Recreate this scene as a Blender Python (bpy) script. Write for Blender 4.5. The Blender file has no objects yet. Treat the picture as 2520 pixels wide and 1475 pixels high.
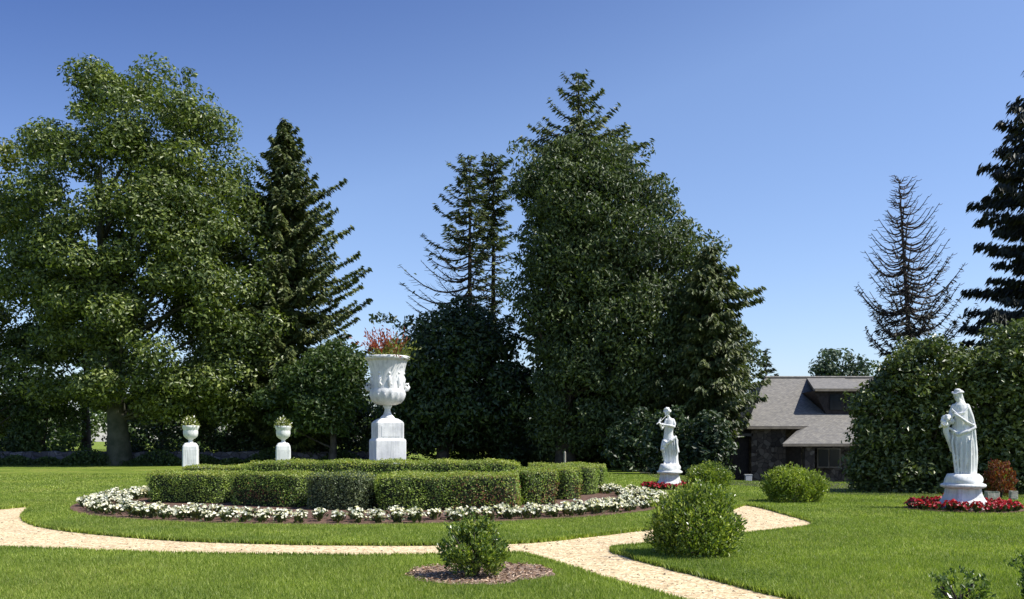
import bpy, math, random
import numpy as np
from mathutils import Vector
from mathutils.geometry import delaunay_2d_cdt
R = np.random.default_rng(11)
random.seed(5)
def reseed(k):
    global R
    R = np.random.default_rng(abs(int(k*100))+3)
PI = math.pi
S = 1024/2520; F = 930.0; HZ = 440.0; H = 1.6
sc = bpy.context.scene
COL = sc.collection

# ------------------------------------------------------------ frame helpers (measurements of the photo -> metres)
def G(qx, qy):                     # point on level ground
    Y = F*H/(qy*S-HZ)
    return ((qx*S-512)/F*Y, Y)
def WX(qx, Y): return (qx*S-512)/F*Y
def WZ(qy, Y): return H+(HZ-qy*S)/F*Y
def sstep(a, b, x):
    t = np.clip((x-a)/(b-a), 0, 1); return t*t*(3-2*t)
def gz(x, y):                      # terrain: the lawn falls away gently to the back right
    x = np.asarray(x, float); y = np.asarray(y, float)
    far = sstep(80, 260, y)*2.0*0
    return -0.8*sstep(7, 12, x)*sstep(34, 47, y)*(1-sstep(90, 140, y)) + far

# ------------------------------------------------------------ geometry collector
class Geo:
    def __init__(s):
        s.v = []; s.n = 0; s.loops = []; s.tot = []; s.mat = []; s.sm = []
    def add(s, verts, faces, mat=0, smooth=False):
        """faces: (N,k) array or list of lists"""
        verts = np.asarray(verts, float).reshape(-1, 3)
        if isinstance(faces, np.ndarray):
            nf, k = faces.shape
            s.loops.append((faces+s.n).ravel()); s.tot.append(np.full(nf, k))
        else:
            nf = len(faces)
            s.loops.append(np.array([i+s.n for f in faces for i in f], int)); s.tot.append(np.array([len(f) for f in faces], int))
        s.mat.append(np.full(nf, mat)); s.sm.append(np.full(nf, smooth))
        s.v.append(verts); s.n += len(verts)
    def build(s, name, mats, parent=None, origin=(0, 0, 0), local=False):
        V = np.concatenate(s.v); 
        if not local: V = V-np.array(origin)
        L = np.concatenate(s.loops).astype(np.int32); T = np.concatenate(s.tot).astype(np.int32)
        me = bpy.data.meshes.new(name)
        me.vertices.add(len(V)); me.vertices.foreach_set('co', V.astype(np.float32).ravel())
        me.loops.add(len(L)); me.loops.foreach_set('vertex_index', L)
        st = np.zeros(len(T), np.int32); st[1:] = np.cumsum(T)[:-1]
        me.polygons.add(len(T)); me.polygons.foreach_set('loop_start', st); me.polygons.foreach_set('loop_total', T)
        if not isinstance(mats, (list, tuple)): mats = [mats]
        for m in mats: me.materials.append(m)
        me.polygons.foreach_set('material_index', np.concatenate(s.mat).astype(np.int32))
        me.polygons.foreach_set('use_smooth', np.concatenate(s.sm).astype(bool))
        me.update(calc_edges=True); me.validate()
        o = bpy.data.objects.new(name, me); COL.objects.link(o)
        if parent is not None: o.parent = parent
        else: o.location = origin
        return o
def tag(o, label=None, cat=None, group=None, kind=None):
    if label: o['label'] = label
    if cat: o['category'] = cat
    if group: o['group'] = group
    if kind: o['kind'] = kind
    return o
def empty(name, loc, label, cat, group=None, rz=0):
    o = bpy.data.objects.new(name, None); COL.objects.link(o)
    o.location = loc; o.rotation_euler = (0, 0, rz); o.empty_display_size = .3
    return tag(o, label, cat, group)

def nrm(a): return a/np.maximum(np.linalg.norm(a, axis=-1, keepdims=True), 1e-9)
def leaf_quads(g, c, axis, normal, L, W, mat=0, fold=.12):
    c = np.asarray(c); n = len(c)
    axis = nrm(axis); side = nrm(np.cross(axis, normal)); nn = np.cross(side, axis)
    L = np.broadcast_to(np.asarray(L, float), (n,))[:, None]; W = np.broadcast_to(np.asarray(W, float), (n,))[:, None]
    v = np.empty((n, 4, 3))
    v[:, 0] = c-axis*L*.5; v[:, 1] = c+side*W*.5+nn*L*fold; v[:, 2] = c+axis*L*.5; v[:, 3] = c-side*W*.5+nn*L*fold
    f = np.arange(n*4).reshape(n, 4)
    if np.isscalar(mat): g.add(v.reshape(-1, 3), f, mat)
    else:
        for m in np.unique(mat):
            k = mat == m; vv = v[k]; g.add(vv.reshape(-1, 3), np.arange(len(vv)*4).reshape(-1, 4), int(m))
def rand_dirs(n):
    return nrm(R.normal(size=(n, 3)))
def tube(g, pts, rad, seg=7, mat=0, cap=True):
    pts = np.asarray(pts, float); m = len(pts); rad = np.broadcast_to(np.asarray(rad, float), (m,))
    t = nrm(np.gradient(pts, axis=0))
    ref = np.array([0, 0, 1.]) if abs(t[0][2]) < .9 else np.array([1., 0, 0])
    u = nrm(np.cross(t, ref)); w = np.cross(t, u)
    a = np.linspace(0, 2*PI, seg, endpoint=False)
    v = pts[:, None]+rad[:, None, None]*(np.cos(a)[None, :, None]*u[:, None]+np.sin(a)[None, :, None]*w[:, None])
    i = np.arange(m-1)[:, None]*seg; j = np.arange(seg)[None]; jn = (j+1) % seg
    f = np.stack([i+j, i+jn, i+seg+jn, i+seg+j], -1).reshape(-1, 4)
    g.add(v.reshape(-1, 3), f, mat, True)
    if cap: g.add(v[-1], [list(range(seg))], mat); g.add(v[0], [list(range(seg))[::-1]], mat)
def lathe(g, prof, seg=32, c=(0, 0, 0), mat=0, smooth=True, mod=None, rot=0.):
    """prof: list of (r, z) bottom to top; mod(a, k)-> radius factor"""
    a = np.linspace(0, 2*PI, seg, endpoint=False)+rot; P = []
    for k, (r, z) in enumerate(prof):
        rr = r*(mod(a, k) if mod else 1.)
        P.append(np.stack([c[0]+rr*np.cos(a), c[1]+rr*np.sin(a), np.full(seg, c[2]+z)], -1))
    v = np.array(P); m = len(prof)
    i = np.arange(m-1)[:, None]*seg; j = np.arange(seg)[None]; jn = (j+1) % seg
    f = np.stack([i+j, i+jn, i+seg+jn, i+seg+j], -1).reshape(-1, 4)
    g.add(v.reshape(-1, 3), f, mat, smooth)
    g.add(v[-1], [list(range(seg))], mat); g.add(v[0], [list(range(seg))[::-1]], mat)
def sqlathe(g, prof, mat=0, ch=.04):
    """square section stack with chamfered corners; prof (half width, z)"""
    P = []
    for hw, z in prof:
        c = min(ch, hw*.3)
        P.append([(hw-c, -hw, z), (hw, -hw+c, z), (hw, hw-c, z), (hw-c, hw, z), (-hw+c, hw, z), (-hw, hw-c, z), (-hw, -hw+c, z), (-hw+c, -hw, z)])
    v = np.array(P, float); m = len(prof); seg = 8
    i = np.arange(m-1)[:, None]*seg; j = np.arange(seg)[None]; jn = (j+1) % seg
    f = np.stack([i+j, i+jn, i+seg+jn, i+seg+j], -1).reshape(-1, 4)
    g.add(v.reshape(-1, 3), f, mat)
    g.add(v[-1], [list(range(seg))], mat); g.add(v[0], [list(range(seg))[::-1]], mat)
def box(g, c, s, mat=0, rz=0.):
    x, y, z = s[0]/2, s[1]/2, s[2]/2
    v = np.array([(-x, -y, -z), (x, -y, -z), (x, y, -z), (-x, y, -z), (-x, -y, z), (x, -y, z), (x, y, z), (-x, y, z)])
    ca, sa = math.cos(rz), math.sin(rz)
    v = np.stack([v[:, 0]*ca-v[:, 1]*sa, v[:, 0]*sa+v[:, 1]*ca, v[:, 2]], -1)+np.array(c)
    g.add(v, [[0, 3, 2, 1], [4, 5, 6, 7], [0, 1, 5, 4], [1, 2, 6, 5], [2, 3, 7, 6], [3, 0, 4, 7]], mat)
def ell(g, c, r, mat=0, seg=14, rings=9, rotm=None):
    th = np.linspace(0, PI, rings); a = np.linspace(0, 2*PI, seg, endpoint=False)
    v = np.stack([np.sin(th)[:, None]*np.cos(a), np.sin(th)[:, None]*np.sin(a), -np.cos(th)[:, None]*np.ones(seg)], -1).reshape(-1, 3)*np.array(r)
    if rotm is not None: v = v@np.array(rotm).T
    v = v+np.array(c)
    i = np.arange(rings-1)[:, None]*seg; j = np.arange(seg)[None]; jn = (j+1) % seg
    g.add(v, np.stack([i+j, i+jn, i+seg+jn, i+seg+j], -1).reshape(-1, 4), mat, True)
def inpoly(x, y, poly):
    x = np.asarray(x); y = np.asarray(y); r = np.zeros(x.shape, bool); n = len(poly)
    for i in range(n):
        x1, y1 = poly[i]; x2, y2 = poly[(i+1) % n]
        if y1 == y2: continue
        c = ((y1 > y) != (y2 > y)) & (x < (x2-x1)*(y-y1)/(y2-y1)+x1)
        r ^= c
    return r
def smooth_poly(P, n=6, wob=0.):
    P = np.array(P, float); m = len(P); out = []
    for i in range(m):
        p0, p1, p2, p3 = P[i-1], P[i], P[(i+1) % m], P[(i+2) % m]
        for k in range(n):
            t = k/n
            out.append(.5*((2*p1)+(-p0+p2)*t+(2*p0-5*p1+4*p2-p3)*t*t+(-p0+3*p1-3*p2+p3)*t**3))
    out = np.array(out)
    if wob: out += R.normal(size=out.shape)*wob
    return out
def patch(name, poly, mat, dz=.004, grid=None, hole=None, skirt=0., skirt_mat=None, label=None, dome=0.):
    """sheet following the terrain inside poly (and outside hole)"""
    poly = np.asarray(poly, float); pts = [tuple(p) for p in poly]; ed = [(i, (i+1) % len(poly)) for i in range(len(poly))]
    if hole is not None:
        b = len(pts); pts += [tuple(p) for p in hole]; ed += [(b+i, b+(i+1) % len(hole)) for i in range(len(hole))]
    if grid is not None:
        pts += [tuple(p) for p in grid if inpoly(np.array([p[0]]), np.array([p[1]]), poly)[0]]
    vo, _, fo, *_ = delaunay_2d_cdt([Vector(p) for p in pts], ed, [], 0, 1e-5)
    V = np.array([tuple(v) for v in vo]); Fc = np.array([list(f) for f in fo if len(f) == 3])
    c = V[Fc].mean(1); k = inpoly(c[:, 0], c[:, 1], poly)
    if hole is not None: k &= ~inpoly(c[:, 0], c[:, 1], hole)
    Fc = Fc[k]
    # orientation upward
    a = V[Fc]; cr = (a[:, 1, 0]-a[:, 0, 0])*(a[:, 2, 1]-a[:, 0, 1])-(a[:, 1, 1]-a[:, 0, 1])*(a[:, 2, 0]-a[:, 0, 0])
    Fc[cr < 0] = Fc[cr < 0][:, ::-1]
    z = gz(V[:, 0], V[:, 1])+dz
    g = Geo(); g.add(np.c_[V, z], Fc, 0, True)
    if skirt:
        B = np.asarray(hole if hole is not None else poly); n = len(B); zz = gz(B[:, 0], B[:, 1])+dz
        v = np.r_[np.c_[B, zz], np.c_[B, zz-skirt]]; i = np.arange(n); j = (i+1) % n
        g.add(v, np.stack([i, j, j+n, i+n], -1), 1)
    mats = [mat] if skirt_mat is None else [mat, skirt_mat]
    o = g.build(name, mats); tag(o, label, None, None, 'structure'); return o

# ------------------------------------------------------------ materials
def mat_new(name):
    m = bpy.data.materials.new(name); m.use_nodes = True; nt = m.node_tree; nt.nodes.clear()
    return m, nt, nt.nodes, nt.links
def ramp(nt, stops):
    r = nt.nodes.new('ShaderNodeValToRGB'); e = r.color_ramp.elements
    while len(e) < len(stops): e.new(.5)
    for k, (p, c) in enumerate(stops): e[k].position = p; e[k].color = (*c, 1)
    return r
def noise(nt, scale, detail=3, vec=None, rough=.55):
    n = nt.nodes.new('ShaderNodeTexNoise'); n.inputs['Scale'].default_value = scale; n.inputs['Detail'].default_value = detail; n.inputs['Roughness'].default_value = rough
    if vec is not None: nt.links.new(vec, n.inputs['Vector'])
    return n
def mixc(nt, a, b, f, mode='MIX'):
    m = nt.nodes.new('ShaderNodeMix'); m.data_type = 'RGBA'; m.blend_type = mode
    for sock, val in ((m.inputs[0], f), (m.inputs[6], a), (m.inputs[7], b)):
        if isinstance(val, (int, float)): sock.default_value = val
        elif isinstance(val, tuple): sock.default_value = (*val, 1)
        else: nt.links.new(val, sock)
    return m.outputs[2]
def world_pos(nt):
    return nt.nodes.new('ShaderNodeNewGeometry')
def leaf_mat(name, c1, c2, c3=None, trans=.25, rough=.45, nscale=.5, spec=.5):
    m, nt, N, L = mat_new(name)
    g = world_pos(nt)
    r = ramp(nt, [(0, c1), (.6, c2), (1, c3 or c2)]); L.new(g.outputs['Random Per Island'], r.inputs[0])
    n = noise(nt, nscale, 2, g.outputs['Position']); rr = ramp(nt, [(.3, (.68, .72, .7)), (.7, (1.28, 1.2, 1.05))]); L.new(n.outputs[0], rr.inputs[0])
    col = mixc(nt, r.outputs[0], rr.outputs[0], 1., 'MULTIPLY')
    p = N.new('ShaderNodeBsdfPrincipled'); p.inputs['Roughness'].default_value = rough; p.inputs['Specular IOR Level'].default_value = spec
    L.new(col, p.inputs['Base Color'])
    t = N.new('ShaderNodeBsdfTranslucent'); tc = mixc(nt, col, (1.5, 1.7, .6), 1., 'MULTIPLY'); L.new(tc, t.inputs[0])
    x = N.new('ShaderNodeMixShader'); x.inputs[0].default_value = trans; L.new(p.outputs[0], x.inputs[1]); L.new(t.outputs[0], x.inputs[2])
    o = N.new('ShaderNodeOutputMaterial'); L.new(x.outputs[0], o.inputs[0]); return m
def simple(name, c1, c2, nscale=4., rough=.8, bump=0., bscale=20., spec=.3, detail=4, lo=.35, hi=.65):
    m, nt, N, L = mat_new(name); g = world_pos(nt)
    n = noise(nt, nscale, detail, g.outputs['Position']); r = ramp(nt, [(lo, c1), (hi, c2)]); L.new(n.outputs[0], r.inputs[0])
    p = N.new('ShaderNodeBsdfPrincipled'); p.inputs['Roughness'].default_value = rough; p.inputs['Specular IOR Level'].default_value = spec
    L.new(r.outputs[0], p.inputs['Base Color'])
    if bump:
        b = noise(nt, bscale, 4, g.outputs['Position']); bp = N.new('ShaderNodeBump'); bp.inputs['Strength'].default_value = bump; bp.inputs['Distance'].default_value = .03
        L.new(b.outputs[0], bp.inputs['Height']); L.new(bp.outputs[0], p.inputs['Normal'])
    o = N.new('ShaderNodeOutputMaterial'); L.new(p.outputs[0], o.inputs[0]); return m

M = {}
M['leaf_big'] = leaf_mat('leaf_big', (.036, .062, .016), (.115, .16, .035), (.26, .31, .095), .25, .42, .35)
M['leaf_left'] = leaf_mat('leaf_left', (.06, .08, .014), (.12, .15, .03), (.16, .17, .05), .3, .45, .5)
M['leaf_mid'] = leaf_mat('leaf_mid', (.03, .06, .014), (.065, .11, .025), (.1, .14, .04), .25, .5, .5)
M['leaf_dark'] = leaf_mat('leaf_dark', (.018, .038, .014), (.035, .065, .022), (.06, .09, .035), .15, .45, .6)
M['leaf_center'] = leaf_mat('leaf_center', (.028, .05, .015), (.07, .105, .03), (.15, .19, .075), .2, .5, .35)
M['leaf_rhodo'] = leaf_mat('leaf_rhodo', (.045, .07, .018), (.1, .14, .035), (.21, .24, .09), .15, .38, .8)
M['needle_green'] = leaf_mat('needle_green', (.03, .052, .017), (.085, .115, .032), (.19, .215, .08), .15, .5, .5)
M['needle'] = leaf_mat('needle', (.016, .032, .014), (.032, .056, .022), (.055, .08, .03), .1, .55, .5)
M['needle_thin'] = leaf_mat('needle_thin', (.038, .06, .022), (.085, .12, .042), (.14, .17, .075), .15, .55, .5)
M['needle_purple'] = leaf_mat('needle_purple', (.018, .022, .016), (.03, .036, .022), (.045, .05, .028), .08, .6, .5)
M['far_leaf'] = leaf_mat('far_leaf', (.05, .085, .06), (.085, .125, .08), None, .2, .6, .3)
M['hedge_top_lit'] = leaf_mat('hedge_top_lit', (.19, .22, .04), (.32, .36, .08), (.44, .47, .15), .35, .45, 1.5)  # paler new growth for hedge tops; sunlight from above put into its colour
M['hedge_leaf'] = leaf_mat('hedge_leaf', (.085, .145, .02), (.22, .32, .055), (.38, .48, .12), .25, .45, 2.)
M['hedge_blue'] = leaf_mat('hedge_blue', (.045, .07, .03), (.11, .15, .065), (.2, .24, .12), .2, .45, 2.)
M['hedge_dry'] = leaf_mat('hedge_dry', (.1, .04, .02), (.24, .1, .045), (.34, .2, .1), .2, .7, 3.)
M['bush_leaf'] = leaf_mat('bush_leaf', (.1, .15, .018), (.24, .31, .045), (.42, .47, .14), .3, .35, 2.5)
M['bush_dark'] = leaf_mat('bush_dark', (.04, .08, .018), (.11, .175, .04), (.26, .33, .12), .25, .3, 2.5)
M['bed_leaf'] = leaf_mat('bed_leaf', (.03, .05, .015), (.06, .09, .025), (.1, .08, .04), .2, .5, 3.)
M['petal'] = leaf_mat('petal', (.72, .7, .58), (.85, .84, .76), (.9, .9, .84), .15, .6, 3.)
M['petal_red'] = leaf_mat('petal_red', (.3, .008, .02), (.5, .015, .045), (.6, .09, .12), .2, .5, 3.)
M['red_leaf'] = leaf_mat('red_leaf', (.14, .03, .015), (.34, .06, .03), (.42, .16, .1), .3, .5, 3.)
M['rust_leaf'] = leaf_mat('rust_leaf', (.12, .025, .012), (.22, .055, .02), (.3, .12, .03), .25, .5, 3.)
M['planter_leaf'] = leaf_mat('planter_leaf', (.08, .1, .02), (.17, .2, .04), (.3, .32, .1), .3, .5, 3.)
M['grass_blade'] = leaf_mat('grass_blade', (.11, .172, .024), (.222, .3, .042), (.4, .46, .14), .3, .5, .55, .3)
M['grass_dry'] = leaf_mat('grass_dry', (.16, .19, .04), (.27, .29, .08), None, .3, .6, 1.)
M['bark'] = simple('bark', (.035, .028, .022), (.09, .075, .06), 3., .9, .6, 12.)
M['bark_green'] = simple('bark_green', (.05, .055, .035), (.1, .1, .07), 2., .9, .6, 10.)
M['bark_red'] = simple('bark_red', (.06, .03, .022), (.11, .06, .045), 3., .9, .5, 12.)
M['deadwood'] = simple('deadwood', (.045, .035, .035), (.1, .08, .075), 3., .9, .4, 12.)
M['soil'] = simple('soil', (.06, .032, .022), (.2, .12, .085), 9., .95, .8, 40.)
M['edge_soil'] = simple('edge_soil', (.025, .018, .01), (.06, .05, .02), 9., .95, .5, 40.)
M['mulch'] = simple('mulch', (.16, .1, .07), (.46, .34, .26), 16., .95, .9, 60.)
M['chip'] = leaf_mat('chip', (.14, .08, .05), (.36, .25, .18), (.58, .47, .38), 0., .9, 6., .2)
M['hedge_core'] = simple('hedge_core', (.015, .022, .008), (.035, .05, .018), 8., .95, .6, 30.)
M['shade_floor'] = simple('shade_floor', (.03, .03, .018), (.06, .065, .03), 1.5, .95, .5, 9.)
M['dark_wood'] = simple('dark_wood', (.025, .02, .018), (.05, .04, .035), 6., .7, .3, 30.)
M['glass'] = simple('glass', (.02, .025, .03), (.03, .035, .04), 2., .15, 0)
M['rock'] = simple('rock', (.2, .19, .18), (.38, .36, .34), 8., .9, .6, 25.)
M['bench'] = simple('bench', (.26, .24, .2), (.42, .4, .35), 8., .9, .5, 30.)
M['fascia'] = simple('fascia', (.2, .17, .13), (.3, .26, .2), 4., .7, .1)
M['terracotta'] = simple('terracotta', (.2, .06, .03), (.34, .11, .06), 5., .8, .2, 20.)
M['box_paint'] = simple('box_paint', (.45, .47, .48), (.55, .57, .58), 5., .6, .1)

def white_mat():
    m, nt, N, L = mat_new('white_stone'); g = world_pos(nt)
    n1 = noise(nt, 2.2, 5, g.outputs['Position']); n2 = noise(nt, 14, 4, g.outputs['Position'], .7)
    # vertical run stains
    mp = N.new('ShaderNodeMapping'); mp.inputs['Scale'].default_value = (16, 16, 1.2); L.new(g.outputs['Position'], mp.inputs[0])
    n3 = noise(nt, 1., 4, mp.outputs[0])
    r1 = ramp(nt, [(.3, (.56, .57, .57)), (.6, (.8, .8, .77))]); L.new(n1.outputs[0], r1.inputs[0])
    r3 = ramp(nt, [(.3, (.52, .53, .52)), (.52, (1, 1, 1))]); L.new(n3.outputs[0], r3.inputs[0])
    c = mixc(nt, r1.outputs[0], r3.outputs[0], .55, 'MULTIPLY')
    r2 = ramp(nt, [(.28, (.6, .6, .55)), (.42, (1, 1, 1))]); L.new(n2.outputs[0], r2.inputs[0])
    c = mixc(nt, c, r2.outputs[0], .45, 'MULTIPLY')
    p = N.new('ShaderNodeBsdfPrincipled'); p.inputs['Roughness'].default_value = .65; L.new(c, p.inputs['Base Color'])
    b = N.new('ShaderNodeBump'); b.inputs['Strength'].default_value = .35; b.inputs['Distance'].default_value = .01; L.new(n2.outputs[0], b.inputs['Height']); L.new(b.outputs[0], p.inputs['Normal'])
    o = N.new('ShaderNodeOutputMaterial'); L.new(p.outputs[0], o.inputs[0]); return m
M['white'] = white_mat()

def lawn_mat():
    m, nt, N, L = mat_new('lawn'); g = world_pos(nt); P = g.outputs['Position']
    n1 = noise(nt, .35, 3, P); n2 = noise(nt, 3., 4, P); n3 = noise(nt, 38., 3, P, .7)
    r1 = ramp(nt, [(.3, (.13, .19, .028)), (.5, (.185, .255, .042)), (.72, (.25, .285, .065))]); L.new(n1.outputs[0], r1.inputs[0])
    r2 = ramp(nt, [(.3, (.75, .8, .75)), (.7, (1.2, 1.15, 1.1))]); L.new(n2.outputs[0], r2.inputs[0])
    c = mixc(nt, r1.outputs[0], r2.outputs[0], 1., 'MULTIPLY')
    r3 = ramp(nt, [(.3, (.5, .55, .5)), (.65, (1.25, 1.2, 1.1))]); L.new(n3.outputs[0], r3.inputs[0])
    c = mixc(nt, c, r3.outputs[0], .8, 'MULTIPLY')
    n5 = noise(nt, 1.3, 3, P); r5 = ramp(nt, [(.35, (.82, .86, .8)), (.6, (1.08, 1.05, 1.1))]); L.new(n5.outputs[0], r5.inputs[0]); c = mixc(nt, c, r5.outputs[0], 1., 'MULTIPLY')
    p = N.new('ShaderNodeBsdfPrincipled'); p.inputs['Roughness'].default_value = .9; p.inputs['Specular IOR Level'].default_value = .1; L.new(c, p.inputs['Base Color'])
    b = N.new('ShaderNodeBump'); b.inputs['Strength'].default_value = .9; b.inputs['Distance'].default_value = .05; L.new(n3.outputs[0], b.inputs['Height']); L.new(b.outputs[0], p.inputs['Normal'])
    o = N.new('ShaderNodeOutputMaterial'); L.new(p.outputs[0], o.inputs[0]); return m
M['lawn'] = lawn_mat()
def path_mat():
    m, nt, N, L = mat_new('gravel'); g = world_pos(nt); P = g.outputs['Position']
    v = N.new('ShaderNodeTexVoronoi'); v.inputs['Scale'].default_value = 30; L.new(P, v.inputs['Vector'])
    r = ramp(nt, [(.0, (.18, .13, .07)), (.13, (.48, .365, .2)), (.5, (.67, .53, .315)), (.85, (.78, .645, .405)), (1., (.9, .8, .57))]); 
    sep = N.new('ShaderNodeSeparateColor'); L.new(v.outputs['Color'], sep.inputs[0]); L.new(sep.outputs[0], r.inputs[0])
    n = noise(nt, 1.1, 4, P); r2 = ramp(nt, [(.3, (.88, .84, .82)), (.7, (1.05, 1.04, 1.0))]); L.new(n.outputs[0], r2.inputs[0])
    c = mixc(nt, r.outputs[0], r2.outputs[0], 1., 'MULTIPLY')
    n4 = noise(nt, 5., 4, P, .7); r4 = ramp(nt, [(.3, (.92, .89, .85)), (.5, (1, 1, 1))]); L.new(n4.outputs[0], r4.inputs[0])
    c = mixc(nt, c, r4.outputs[0], .7, 'MULTIPLY')
    p = N.new('ShaderNodeBsdfPrincipled'); p.inputs['Roughness'].default_value = .9; L.new(c, p.inputs['Base Color'])
    b = N.new('ShaderNodeBump'); b.inputs['Strength'].default_value = .5; b.inputs['Distance'].default_value = .015; L.new(v.outputs['Distance'], b.inputs['Height']); b.invert = True; L.new(b.outputs[0], p.inputs['Normal'])
    o = N.new('ShaderNodeOutputMaterial'); L.new(p.outputs[0], o.inputs[0]); return m
M['gravel'] = path_mat()
def shingle_mat():
    m, nt, N, L = mat_new('shingle'); tc = world_pos(nt)
    mp = N.new('ShaderNodeMapping'); mp.inputs['Scale'].default_value = (1, 1, 1); L.new(tc.outputs['Position'], mp.inputs[0])
    b = N.new('ShaderNodeTexBrick'); L.new(mp.outputs[0], b.inputs[0]); b.inputs['Scale'].default_value = 3.
    b.inputs['Color1'].default_value = (.16, .154, .143, 1); b.inputs['Color2'].default_value = (.235, .226, .208, 1); b.inputs['Mortar'].default_value = (.1, .098, .094, 1); b.inputs['Mortar Size'].default_value = .02
    n = noise(nt, 5., 4, tc.outputs['Position']); r = ramp(nt, [(.3, (.8, .8, .82)), (.7, (1.15, 1.12, 1.05))]); L.new(n.outputs[0], r.inputs[0])
    c = mixc(nt, b.outputs[0], r.outputs[0], 1., 'MULTIPLY')
    p = N.new('ShaderNodeBsdfPrincipled'); p.inputs['Roughness'].default_value = .85; L.new(c, p.inputs['Base Color'])
    o = N.new('ShaderNodeOutputMaterial'); L.new(p.outputs[0], o.inputs[0]); return m
M['shingle'] = shingle_mat()
def stone_mat(name, c1, c2, c3, sc_=3.2):
    m, nt, N, L = mat_new(name); g = world_pos(nt)
    v = N.new('ShaderNodeTexVoronoi'); v.inputs['Scale'].default_value = sc_; L.new(g.outputs['Position'], v.inputs['Vector'])
    sep = N.new('ShaderNodeSeparateColor'); L.new(v.outputs['Color'], sep.inputs[0])
    r = ramp(nt, [(0, c1), (.5, c2), (1, c3)]); L.new(sep.outputs[0], r.inputs[0])
    e = N.new('ShaderNodeTexVoronoi'); e.feature = 'DISTANCE_TO_EDGE'; e.inputs['Scale'].default_value = sc_; L.new(g.outputs['Position'], e.inputs['Vector'])
    re = ramp(nt, [(0, (.35, .33, .3)), (.08, (1, 1, 1))]); L.new(e.outputs[0], re.inputs[0])
    c = mixc(nt, r.outputs[0], re.outputs[0], 1., 'MULTIPLY')
    p = N.new('ShaderNodeBsdfPrincipled'); p.inputs['Roughness'].default_value = .9; L.new(c, p.inputs['Base Color'])
    b = N.new('ShaderNodeBump'); b.inputs['Strength'].default_value = .6; b.inputs['Distance'].default_value = .04; L.new(re.outputs[0], b.inputs['Height']); L.new(b.outputs[0], p.inputs['Normal'])
    o = N.new('ShaderNodeOutputMaterial'); L.new(p.outputs[0], o.inputs[0]); return m
M['fieldstone'] = stone_mat('fieldstone', (.055, .042, .032), (.12, .095, .07), (.22, .185, .14), 3.6)
M['wallstone'] = stone_mat('wallstone', (.07, .065, .075), (.12, .11, .12), (.2, .19, .2), 2.6)

# ------------------------------------------------------------ camera, light
cam = bpy.data.objects.new('camera', bpy.data.cameras.new('camera')); COL.objects.link(cam)
cam.location = (0, 0, H); cam.rotation_euler = (PI/2, 0, 0)
cam.data.sensor_width = 36; cam.data.lens = 36*F/1024; cam.data.shift_y = (HZ-299.5)/1024; cam.data.clip_end = 3000
sc.camera = cam
EL = math.radians(52); AZ = math.radians(-14)       # sun stands to the right, a little towards the viewer
sd = Vector((math.cos(EL)*math.cos(AZ), math.cos(EL)*math.sin(AZ), math.sin(EL)))
sun = bpy.data.objects.new('sun', bpy.data.lights.new('sun', 'SUN')); COL.objects.link(sun)
sun.data.energy = 4.6; sun.data.angle = math.radians(.5); sun.data.color = (1., .955, .88)
sun.rotation_euler = (-sd).to_track_quat('-Z', 'Y').to_euler(); sun.location = (20, -5, 30)
w = bpy.data.worlds.new('World'); sc.world = w; w.use_nodes = True
nt = w.node_tree; sky = nt.nodes.new('ShaderNodeTexSky'); sky.sky_type = 'NISHITA'; sky.sun_disc = False
sky.sun_elevation = EL; sky.sun_rotation = PI/2-AZ; sky.altitude = 0; sky.air_density = 1.0; sky.dust_density = .6; sky.ozone_density = 2.5
bg = nt.nodes['Background']; bg.inputs[1].default_value = .135; tcw = nt.nodes.new('ShaderNodeTexCoord'); sx = nt.nodes.new('ShaderNodeSeparateXYZ'); nt.links.new(tcw.outputs['Generated'], sx.inputs[0])
def math_(op, a, b, cl=False):
    n_ = nt.nodes.new('ShaderNodeMath'); n_.operation = op; n_.use_clamp = cl
    for k_, v_ in enumerate((a, b)):
        if isinstance(v_, (int, float)): n_.inputs[k_].default_value = v_
        else: nt.links.new(v_, n_.inputs[k_])
    return n_.outputs[0]
tz = math_('MULTIPLY', math_('SUBTRACT', sx.outputs[2], .3), 3.6); tt_ = math_('MULTIPLY', math_('SUBTRACT', tz, math_('MULTIPLY', sx.outputs[0], 1.1)), 1.25, True)
deep = mixc(nt, (.79, .8, .92), (.43, .5, .73), tt_)       # deeper blue away from the sun
skc = mixc(nt, sky.outputs[0], deep, 1., 'MULTIPLY'); nt.links.new(skc, bg.inputs[0])
sc.view_settings.view_transform = 'Standard'; sc.view_settings.look = 'None'; sc.view_settings.exposure = .55; sc.view_settings.gamma = 1
sc.cycles.max_bounces = 5; sc.cycles.diffuse_bounces = 3; sc.cycles.transmission_bounces = 3; sc.cycles.glossy_bounces = 2

# ------------------------------------------------------------ ground, path, beds
PQ = [(-420, 1262), (-150, 1254), (0, 1250), (50, 1246), (82, 1245), (66, 1256), (58, 1270), (72, 1284), (120, 1296), (220, 1309), (400, 1324), (560, 1331), (760, 1336), (1000, 1337.5), (1270, 1333), (1450, 1317), (1610, 1297), (1720, 1277), (1790, 1256), (1830, 1241),
      (1870, 1246), (1930, 1262), (1986, 1277), (2004, 1285), (2000, 1293), (1965, 1299), (1845, 1312), (1700, 1326), (1600, 1337), (1525, 1345), (1508, 1350), (1525, 1359), (1600, 1381), (1700, 1407), (1800, 1432), (1960, 1471), (2240, 1546),
      (2020, 1585), (1690, 1480), (1500, 1428), (1370, 1386), (1290, 1364), (1240, 1360), (1100, 1364), (900, 1367), (500, 1363), (300, 1358), (100, 1350), (0, 1348), (-150, 1345), (-420, 1338)]
PATH = smooth_poly([G(*p) for p in PQ], 5, .012)
UC = (-3.44, 25.7)                                   # centre of the round bed
gx = []
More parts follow.
